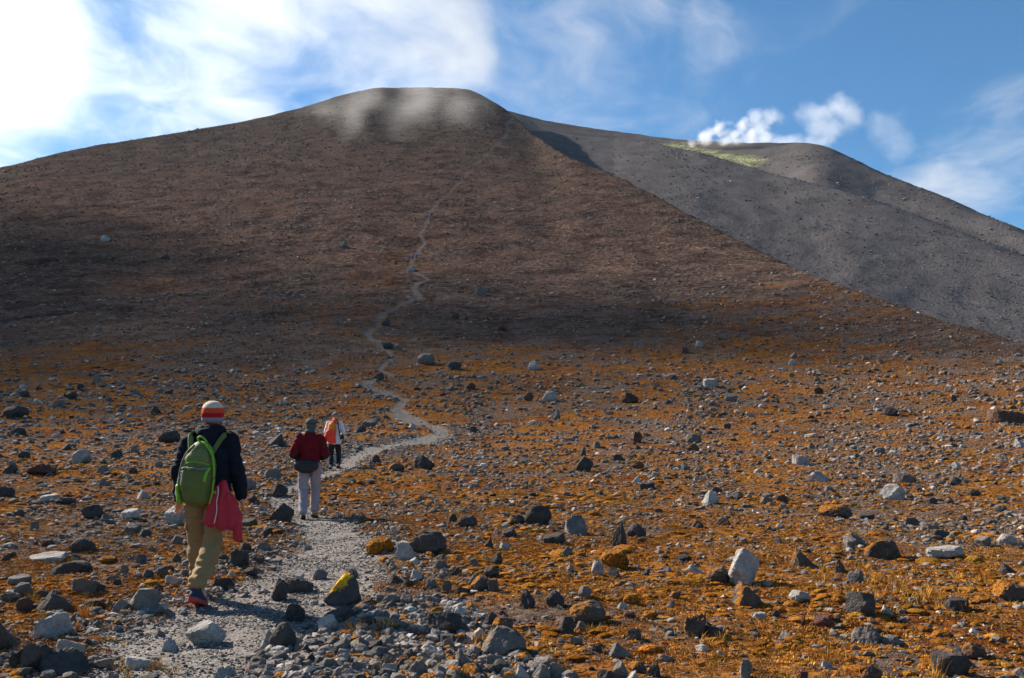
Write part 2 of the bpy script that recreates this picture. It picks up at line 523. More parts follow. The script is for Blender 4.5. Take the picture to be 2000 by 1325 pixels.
def build_ground():
    fine = np.radians(np.linspace(-40, 40, 721))
    side = np.radians(np.linspace(40, 180, 90)[1:])
    th = np.concatenate([-side[::-1][:-1] if False else -side[::-1], fine, side[:-1]])
    rr = np.concatenate([[.25, .5, .8, 1.1, 1.5, 2.0], np.exp(np.linspace(math.log(2.4), math.log(760), 900)), [800, 850, 920, 1000, 1150, 1400, 1800, 2600, 4000]])
    T, RR = np.meshgrid(th, rr)
    X, Y = RR * np.sin(T), RR * np.cos(T)
    Z = height(X, Y)
    out = smooth(900, 2600, RR)
    Z = Z * (1 - out) + out * (-60.0)
    n, k = X.shape
    co = np.stack([X, Y, Z], -1).reshape(-1, 3)
    co = np.vstack([co, [[0, 0, float(height(np.array([0.01]), np.array([0.01]))[0])]]])
    i = np.arange(n * k).reshape(n, k)
    nxt = np.roll(i, -1, axis=1)
    quads = np.stack([i[:-1], nxt[:-1], nxt[1:], i[1:]], -1).reshape(-1, 4)
    tris = np.stack([np.full(k, n * k), nxt[0], i[0]], -1)
    me = bpy.data.meshes.new('ground')
    me.vertices.add(len(co))
    me.vertices.foreach_set('co', co.ravel())
    loops = np.concatenate([quads[:, ::-1].ravel(), tris[:, ::-1].ravel()])
    me.loops.add(len(loops))
    me.loops.foreach_set('vertex_index', loops.astype(np.int32))
    starts = np.concatenate([np.arange(len(quads)) * 4, len(quads) * 4 + np.arange(len(tris)) * 3])
    me.polygons.add(len(starts))
    me.polygons.foreach_set('loop_start', starts.astype(np.int32))
    me.polygons.foreach_set('use_smooth', np.ones(len(starts), bool))
    me.update(calc_edges=True)
    me.validate()
    tr, mo, sc, cr = ground_masks(co[:, 0], co[:, 1])
    at_ = me.attributes.new('cover', 'FLOAT_COLOR', 'POINT')
    at_.data.foreach_set('color', np.stack([tr, mo, sc, cr], -1).astype(np.float32).ravel())
    me.materials.append(ground_material())
    o = bpy.data.objects.new('ground', me)
    C.objects.link(o)
    o['kind'] = 'structure'
    o['label'] = 'volcano slope of orange moss, grey gravel trail, brown ash and dark scree'
    return o


ground = build_ground()


# ---------------------------------------------------------------- stones
rng = np.random.default_rng(7)
ico_cache = {}


def ico(level):
    if level not in ico_cache:
        bm = bmesh.new()
        bmesh.ops.create_icosphere(bm, subdivisions=level, radius=1.0)
        v = np.array([q.co[:] for q in bm.verts])
        f = np.array([[q.index for q in p.verts] for p in bm.faces])
        bm.free()
        ico_cache[level] = (v / np.linalg.norm(v, axis=1)[:, None], f)
    return ico_cache[level]


def mesh_from(name, v, f, smooth_faces=False, mat=None):
    me = bpy.data.meshes.new(name)
    me.from_pydata([tuple(q) for q in v], [], [tuple(int(i) for i in q) for q in f])
    if smooth_faces:
        me.polygons.foreach_set('use_smooth', np.ones(len(me.polygons), bool))
    if mat:
        me.materials.append(mat)
    me.update()
    return me


def stone_shape(kind, seed, level):
    """a broken stone: a ball cut by random planes, its faces roughened; unit box, standing on z = 0"""
    g = np.random.default_rng(seed)
    d, f = ico(level)
    n = g.normal(size=({'block': 9, 'wedge': 8, 'slab': 9, 'peak': 7, 'round': 22, 'chip': 7}[kind], 3))
    n /= np.linalg.norm(n, axis=1)[:, None]
    off = g.uniform(.45, .8, len(n))
    if kind == 'block':
        q = Euler(g.uniform(-.5, .5, 3)).to_matrix()
        ax = np.array([q @ Vector(a) for a in ((1, 0, 0), (-1, 0, 0), (0, 1, 0), (0, -1, 0), (0, 0, 1))])
        n, off = np.vstack([n[:9], ax]), np.concatenate([g.uniform(.66, .86, 9), g.uniform(.52, .8, 5)])
    if kind == 'wedge':
        a = g.uniform(0, 6.28)
        n = np.vstack([n[:6], [[math.cos(a) * .75, math.sin(a) * .75, .66], [-math.cos(a) * .97, -math.sin(a) * .97, .25], [0, 0, -1]]])
        off = np.concatenate([g.uniform(.7, .95, 6), [.30, .62, .4]])
    if kind == 'peak':
        k = 4 + seed % 2
        a = g.uniform(0, 6.28) + np.arange(k) * 6.283 / k + g.uniform(-.35, .35, k)
        n = np.vstack([n[:7], np.stack([np.cos(a) * .82, np.sin(a) * .82, np.full(k, .57) + g.uniform(-.3, .25, k)], -1)])
        off = np.concatenate([g.uniform(.55, .85, 7), g.uniform(.36, .66, k)])
    if kind == 'slab':
        n = np.vstack([n[:7], [[.12, .1, .99], [-.1, .05, -.99]]])
        off = np.concatenate([g.uniform(.7, .95, 7), [.26, .26]])
    if kind == 'round':
        off = g.uniform(.78, .93, len(n))
    dots = d @ n.T
    with np.errstate(divide='ignore'):
        rad = np.where(dots > .05, off[None] / np.maximum(dots, .05), 9)
    rad = np.minimum(np.sort(rad, axis=1)[:, 0], 1.0)
    v = d * rad[:, None]
    s = seed * 3.1
    rough = .10 * fbm(v[:, 0] * 2.6 + s, v[:, 1] * 2.6, v[:, 2] * 2.6, 4, seed=seed % 97, gain=.55)
    rough = rough - .085 * np.maximum(0, .5 - np.abs(fbm(v[:, 0] * 3.4 + s + 9, v[:, 1] * 3.4, v[:, 2] * 3.4, 3, seed=seed % 83)) * 3)
    if level >= 4:
        rough = rough + .022 * fbm(v[:, 0] * 11 + s, v[:, 1] * 11, v[:, 2] * 11, 3, seed=seed % 89, gain=.6)
    v = v * (1 + rough)[:, None]
    lo, hi = v.min(0), v.max(0)
    v = (v - lo) / (hi - lo)
    v[:, :2] -= .5
    return v, f


def rock_material(name, instanced=False, lichen=False):
    """grey andesite; the object's own colour gives the tint and its alpha how much moss has settled on top"""
    m, g = material(name)
    geo = g.n('ShaderNodeNewGeometry')
    pos = geo.outputs['Position']
    if instanced:
        a = g.n('ShaderNodeAttribute', attribute_name='tint', attribute_type='INSTANCER')
        tint, moss = a.outputs['Color'], a.outputs['Alpha']
    else:
        oi = g.n('ShaderNodeObjectInfo')
        tint, moss = oi.outputs['Color'], oi.outputs['Alpha']
    r = g.vmath('LENGTH', pos)
    n1 = g.noise(pos, 7.0, 4, .62)
    n2 = g.noise(pos, 55.0, 3, .7)
    tone = g.ramp(g.math('ADD', g.math('MULTIPLY', n1, .6), g.math('MULTIPLY', n2, .4)),
                  [(0.32, (.42, .41, .42)), (0.48, (.85, .85, .86)), (0.58, (1.1, 1.08, 1.06)), (0.72, (1.55, 1.52, 1.48))])
    base = g.mix(1.0, tint, tone, 'MULTIPLY')
    mosscol = g.ramp(n2, [(0.34, (.07, .028, .008)), (0.5, (.27, .10, .015)), (0.66, (.44, .20, .03))])
    up = g.n('ShaderNodeSeparateXYZ', ins={0: geo.outputs['Normal']}).outputs[2]
    lee = g.vmath('DOT_PRODUCT', geo.outputs['Normal'], (-.55, -.1, .6))
    mm = g.math('ADD', g.math('MULTIPLY', lee, .55), g.math('MULTIPLY', n1, .9))
    amt = g.sstep(g.math('ADD', mm, moss), 1.12, 1.30)
    base = g.mix(amt, base, mosscol)
    if lichen:
        gen = g.n('ShaderNodeTexCoord').outputs['Generated']
        d = g.vmath('DISTANCE', gen, (.22, .40, .92))
        crust = g.sstep(g.math('ADD', d, g.math('MULTIPLY', g.math('SUBTRACT', n1, .5), .9)), .46, .36)
        base = g.mix(crust, base, g.ramp(n2, [(0.35, (.34, .15, .012)), (0.55, (.66, .34, .022)), (0.7, (.72, .46, .06))]))
    hgt = g.math('ADD', n1, g.math('MULTIPLY', n2, g.math('ADD', .34, g.math('MULTIPLY', amt, .5))))
    return finish(m, g, base, rough=.88, bump=hgt, bump_dist=.05, bump_strength=.85, spec=.06)


ROCK = rock_material('andesite_rock')
ROCK_SMALL = rock_material('andesite_stones', True)
ROCK_LICHEN = rock_material('lichened_andesite', False, True)
HERO = {}
for kind, cnt in (('block', 6), ('wedge', 6), ('slab', 4), ('peak', 6), ('round', 5), ('chip', 6)):
    HERO[kind] = []
    for i in range(cnt):
        v, f = stone_shape(kind, 100 + i * 7 + len(kind) * 31, 4)
        HERO[kind].append(mesh_from('rock_' + kind, v, f, False, ROCK))

TINT = {'grey': (.148, .133, .121), 'pale': (.31, .288, .268), 'dark': (.066, .059, .055), 'brown': (.095, .058, .044), 'red': (.105, .050, .042),
        'moss': (.085, .074, .066), 'mossy': (.065, .056, .053), 'mound': (.12, .055, .02)}
MOSS = {'grey': .18, 'pale': 0.0, 'dark': .12, 'brown': .3, 'red': .05, 'moss': .40, 'mossy': .24, 'mound': 1.1}
RNG = random.Random(5)
USED = {}


def put_rock(px, row, wpx, hpx, kind, tone, label=None, group=None, category='rock', name='rock', turn=None, point=None):
    p = at(px, row) if point is None else np.array(point)
    dist = math.hypot(p[0], p[1])
    wid, hgt = wpx * dist / F, hpx * dist / F
    if dist > 16:
        wid, hgt = wid * .9, hgt * .9
    lib = HERO[kind]
    USED[kind] = USED.get(kind, -1) + 1
    me = lib[USED[kind] % len(lib)]
    o = bpy.data.objects.new(name, me)
    C.objects.link(o)
    deep = wid * RNG.uniform(.65, .95)
    sink = .27
    th = math.atan2(p[0], p[1])
    o.rotation_euler = (RNG.uniform(-.07, .07), RNG.uniform(-.07, .07), -th + (RNG.choice([0, math.pi]) + RNG.uniform(-.3, .3) if turn is None else turn))
    o.scale = (wid * .98, deep, hgt / (1 - sink) * .94)
    c = p[:2] + deep * .42 * np.array([math.sin(th), math.cos(th)])
    z = float(height(c[:1], c[1:2])[0])
    o.location = (c[0], c[1], min(z, p[2] + .02 * dist * 0 + hgt * .1) - sink * hgt)
    t = TINT[tone]
    k = RNG.uniform(.88, 1.12)
    o.color = (t[0] * k, t[1] * k, t[2] * k, MOSS[tone] + RNG.uniform(-.08, .08))
    if label:
        o['label'] = label
        o['category'] = category
        if group:
            o['group'] = group
    TAKEN.append((c[0], c[1], wid * .5))
    return o


TAKEN = []


# ---------------------------------------------------------------- the rocks one can pick out: place, width and height in the picture, shape, tone, label
NOTABLE = [
 (667, 1172, 78, 58, 'peak', 'dark', 'dark boulder with bright yellow lichen patch on its top, right of the path bend'),
 (403, 1247, 72, 38, 'block', 'pale', 'pale flat-topped rock half buried in the path below the nearest hiker'),
 (281, 1196, 60, 35, 'block', 'grey', 'wedge-shaped grey rock with a smooth top at the path edge, left of the nearest boots'),
 (978, 1282, 100, 54, 'peak', 'grey', 'largest angular grey boulder at the bottom, at the end of the rubble heap'),
 (866, 1245, 70, 42, 'block', 'dark', 'blue-grey block with an orange-stained left face in the rubble right of the path'),
 (549, 1260, 52, 48, 'round', 'dark', 'round dark boulder at the left end of the rubble heap'),
 (546, 1164, 33, 38, 'block', 'dark', 'upright dark block standing on the path beside a longer pale-topped rock'),
 (583, 1148, 57, 27, 'slab', 'dark', 'long dark rock with a pale top lying on the path behind an upright block'),
 (638, 1235, 43, 34, 'block', 'pale', 'rock with one bright white left face at the top of the rubble heap'),
 (576, 1204, 36, 31, 'block', 'dark', 'dark block at the tip of the nearest hiker\'s shadow'),
 (662, 1214, 58, 28, 'slab', 'dark', 'low dark flat rock just below the yellow-lichen boulder'),
 (792, 1095, 34, 36, 'peak', 'pale', 'pale pointed stone leaning on a mossy boulder right of the path'),
 (833, 1083, 78, 46, 'round', 'moss', 'large boulder with orange moss on top and a dark right side, right of the path'),
 (743, 1077, 56, 32, 'round', 'mound', 'brown moss-covered mound at the right edge of the path'),
 (1453, 1143, 62, 64, 'block', 'pale', 'tall split block with a white left face standing alone on the orange moss'),
 (1357, 1126, 44, 19, 'wedge', 'pale', 'low pale wedge lying left of the tall split block'),
 (1404, 1140, 44, 25, 'round', 'moss', 'small orange mossy rock at the left foot of the tall split block'),
 (1464, 1187, 62, 40, 'wedge', 'moss', 'sloping mossy rock with a dark right edge below the tall split block'),
 (1358, 1240, 44, 42, 'chip', 'moss', 'steep moss-grown rock with a dark right side, lower middle right'),
 (1150, 1222, 72, 40, 'round', 'moss', 'hump of orange moss grown over the left of a dark stone, lower middle'),
 (1105, 1238, 34, 32, 'block', 'dark', 'dark block with a light top left of the moss hump, lower middle'),
 (1083, 1187, 38, 28, 'round', 'dark', 'rounded dark rock on orange moss to the right of the rubble'),
 (1033, 1187, 28, 36, 'peak', 'mossy', 'narrow upright mossy stone at the right edge of the rubble'),
 (1211, 1282, 44, 28, 'peak', 'grey', 'angular grey rock with a dark right face near the bottom, right of centre'),
 (1570, 1106, 48, 33, 'wedge', 'moss', 'brown mossy boulder with a pale tip, right of the tall split block'),
 (1724, 1090, 60, 34, 'chip', 'moss', 'grey boulder with orange lichen stains and a long dark shadow on the right'),
 (1669, 1065, 40, 22, 'peak', 'grey', 'pointed grey rock touching the left of the lichen-stained boulder'),
 (1845, 1091, 62, 21, 'slab', 'pale', 'long flat slab with a white top edge on the right'),
 (1680, 1203, 52, 40, 'block', 'dark', 'near-black boulder with a small lit corner, lower right'),
 (1694, 1258, 54, 33, 'wedge', 'grey', 'grey wedge-shaped rock near the bottom, lower right'),
 (1738, 1261, 36, 18, 'round', 'grey', 'low rounded grey rock touching the right of the grey wedge, lower right'),
 (1868, 1199, 42, 22, 'chip', 'mossy', 'dark rock with a grey left end among dry grass, lower right'),
 (1975, 1177, 56, 34, 'block', 'moss', 'white-faced mossy boulder at the right edge of the picture'),
 (1858, 1318, 68, 44, 'chip', 'mossy', 'dark purple-grey mossy boulder at the bottom right'),
 (1902, 1287, 40, 25, 'round', 'brown', 'round brown rock above the dark purple-grey boulder, bottom right'),
 (1705, 1330, 36, 22, 'chip', 'brown', 'small brown pointed rock cut by the bottom edge on the right'),
 (1563, 1177, 38, 21, 'chip', 'pale', 'pale broken rock with two points on the moss, lower right'),
 (1610, 1227, 37, 21, 'round', 'red', 'dark reddish low rock beside an upright sliver, lower right'),
 (1570, 1230, 9, 23, 'block', 'red', 'thin upright sliver of stone, lower right'),
 (1642, 1121, 24, 27, 'peak', 'moss', 'small dark moss cone between two larger mossy boulders, right'),
 (1671, 1137, 28, 23, 'chip', 'grey', 'rough grey lump below the small moss cone, right'),
 (99, 1243, 66, 37, 'wedge', 'pale', 'white pointed rock on the moss in the lower left'),
 (138, 1276, 46, 25, 'slab', 'pale', 'tilted pale slab just below the white pointed rock, lower left'),
 (72, 1310, 52, 43, 'block', 'dark', 'big dark boulder at the bottom left'),
 (122, 1314, 84, 36, 'wedge', 'dark', 'dark wide rock with pale chips behind it, bottom left'),
 (6, 1268, 62, 42, 'wedge', 'dark', 'dark boulder cut by the left edge near the bottom'),
 (272, 1290, 50, 18, 'slab', 'pale', 'thin pale slab ending in a point at the lower left edge of the path'),
 (334, 1258, 32, 23, 'wedge', 'pale', 'small bright sliver of rock on the path, lower left'),
 (115, 1198, 72, 33, 'wedge', 'dark', 'humped dark rock with a grey left slope, lower left'),
 (168, 1158, 46, 26, 'slab', 'grey', 'grey flat-topped rock with a dark stone behind it, left'),
 (95, 1099, 62, 13, 'slab', 'pale', 'thin pale slab lying flat on the moss, left'),
 (142, 1121, 66, 22, 'chip', 'dark', 'dark rock propping up the thin pale slab, left'),
 (191, 1192, 44, 16, 'chip', 'brown', 'low brown rock between the humped dark rock and the path, left'),
 (234, 1200, 28, 24, 'block', 'grey', 'small grey cube-like rock at the left edge of the path'),
 (311, 1161, 23, 20, 'peak', 'dark', 'dark fin-shaped stone behind the wedge at the path edge'),
 (48, 1196, 27, 23, 'round', 'brown', 'small round brown rock left of the humped dark rock'),
 (46, 1166, 34, 25, 'block', 'grey', 'grey rock with a rounded top near the left edge'),
 (282, 1332, 50, 22, 'slab', 'dark', 'dark slab cut by the bottom edge, left of the path'),
 (436, 1147, 42, 21, 'wedge', 'dark', 'dark rock with moss behind it, right of the nearest hiker\'s ankle'),
 (466, 1107, 36, 26, 'block', 'dark', 'dark block with a lit upper edge, right of the nearest hiker\'s calf'),
 (160, 1078, 44, 23, 'round', 'mossy', 'dark brown mossy rock on the left, halfway up the nearest hiker\'s legs'),
 (342, 1027, 36, 29, 'chip', 'pale', 'white cracked rock just left of the nearest hiker\'s hand'),
 (180, 1013, 46, 25, 'block', 'dark', 'dark block on orange moss left of the nearest hiker'),
 (254, 1016, 36, 21, 'slab', 'pale', 'pale-topped rock left of the nearest hiker at pack height'),
 (210, 1020, 27, 14, 'wedge', 'grey', 'small grey wedge between a dark block and a pale-topped rock, left'),
 (330, 865, 44, 26, 'round', 'dark', 'black boulder just left of the nearest hiker\'s shoulder'),
 (158, 905, 38, 26, 'peak', 'pale', 'pale pointed rock on the left, level with the green backpack'),
 (80, 928, 54, 19, 'chip', 'red', 'long dark reddish rock near the left edge'),
 (32, 816, 44, 21, 'chip', 'dark', 'dark clump of rock near the left edge at hat height'),
 (96, 980, 34, 14, 'slab', 'pale', 'flat white rock with dark stones behind it, left'),
 (546, 967, 34, 26, 'block', 'mossy', 'dark rock on the path just left of the middle hiker\'s knees'),
 (551, 1019, 46, 33, 'peak', 'mossy', 'pyramid rock with olive moss beside the middle hiker\'s feet'),
 (540, 872, 36, 27, 'peak', 'dark', 'dark pyramid-shaped rock left of the middle hiker\'s elbow'),
 (828, 917, 50, 29, 'peak', 'dark', 'dark grey pointed rock on the moss right of the farthest hiker'),
 (775, 921, 36, 17, 'round', 'moss', 'small orange-capped rock left of the dark grey pointed rock'),
 (722, 836, 36, 19, 'block', 'grey', 'dark rock with a pale left end, right of the farthest hiker\'s head'),
 (1050, 1026, 54, 36, 'round', 'dark', 'black boulder on the moss right of centre, with an orange rock at its left'),
 (1009, 1026, 36, 21, 'round', 'moss', 'orange moss rock touching the left of the black boulder'),
 (1123, 1043, 46, 35, 'wedge', 'grey', 'grey boulder with a sloping right side, just right of the black boulder'),
 (1083, 1063, 44, 21, 'slab', 'dark', 'low dark rock below the sloping grey boulder'),
 (1210, 1067, 30, 42, 'peak', 'mossy', 'sharp pointed stone grown with moss, right of centre'),
 (1242, 1050, 40, 27, 'round', 'dark', 'round black rock right of the sharp mossy stone'),
 (913, 1030, 40, 21, 'round', 'mossy', 'dark rock with an orange left half, right of the path'),
 (1200, 1109, 58, 34, 'round', 'mound', 'orange moss mound with a few stones, right of centre'),
 (1141, 923, 40, 31, 'block', 'dark', 'dark hewn-looking block standing on orange moss, centre right'),
 (1388, 986, 42, 28, 'peak', 'pale', 'rock with a knife-thin white left edge, right of centre'),
 (1602, 941, 56, 21, 'wedge', 'pale', 'half white half dark rounded rock, upper right of the moss field'),
 (1746, 976, 48, 30, 'peak', 'pale', 'white-and-dark pointed rock on the right of the moss field'),
 (1632, 1011, 68, 25, 'round', 'moss', 'long low rock with orange moss on its right half, right'),
 (1693, 1014, 32, 14, 'chip', 'dark', 'dark low stone right of the long orange-mossed rock'),
 (1768, 942, 42, 18, 'slab', 'grey', 'brownish flat-topped slab with a grey plate behind, right'),
 (1355, 867, 36, 21, 'round', 'grey', 'grey rock with a pebble on top, resting above a brown stone'),
 (1354, 883, 28, 17, 'round', 'brown', 'brown round stone below a grey rock, right of centre'),
 (1243, 865, 26, 21, 'block', 'red', 'nearly black red-brown block on pale orange ground, centre right'),
 (1075, 786, 35, 25, 'round', 'pale', 'pale rounded boulder at the upper edge of the moss field, centre'),
 (1032, 783, 26, 20, 'peak', 'brown', 'brown pointed rock left of the pale rounded boulder'),
 (1229, 788, 44, 23, 'chip', 'brown', 'dark brown broken rock at the upper edge of the moss field'),
 (1387, 756, 32, 18, 'block', 'pale', 'pale cube-shaped rock with a dark shadow, upper moss field'),
 (1565, 909, 36, 21, 'slab', 'pale', 'flat pale rock tilted to the right, upper right of the moss field'),
 (1994, 874, 26, 16, 'wedge', 'pale', 'white rock cut by the right edge of the picture'),
 (1968, 827, 74, 26, 'slab', 'brown', 'broad brown ledge with a black hollow at the right edge'),
 (832, 712, 40, 25, 'round', 'grey', 'big grey boulder with a pale left shoulder beside the winding trail'),
 (887, 723, 32, 18, 'chip', 'dark', 'dark broken boulder right of the big grey one beside the trail'),
 (742, 744, 18, 17, 'block', 'dark', 'dark square rock standing in a bend of the trail'),
 (753, 637, 21, 17, 'round', 'moss', 'orange rounded rock beside the trail on the lower flank'),
 (803, 530, 22, 13, 'wedge', 'pale', 'tan rock in the trail just below the blue-clad walkers'),
 (940, 578, 27, 19, 'wedge', 'grey', 'lone grey boulder on the dark flank right of the trail'),
 (980, 647, 22, 14, 'round', 'red', 'pinkish rounded boulder on the flank right of the trail'),
 (921, 762, 21, 15, 'round', 'red', 'small dark red rock above the moss field, right of the trail'),
 (889, 623, 17, 15, 'round', 'brown', 'small brown boulder right of the trail on the dark flank'),
 (209, 472, 27, 13, 'wedge', 'pale', 'pale boulder high on the left flank'),
 (322, 506, 20, 13, 'peak', 'brown', 'brown boulder below the pale one on the left flank'),
 (670, 485, 21, 15, 'peak', 'grey', 'grey boulder on the flank left of the trail, upper middle'),
 (590, 397, 10, 9, 'peak', 'pale', 'small pale boulder highest up the left flank'),
]
for px, row, wp, hp, kind, tone, lab in NOTABLE:
    ob = put_rock(px, row, wp, hp, kind, tone, lab, name='boulder' if wp * hp > 1500 else 'rock', category='boulder' if wp * hp > 1500 else 'rock')
    if 'yellow lichen' in lab:                # its own copy of the stone with a crust of yellow lichen on the sunny top corner
        ob.data = ob.data.copy()
        ob.data.materials[0] = ROCK_LICHEN

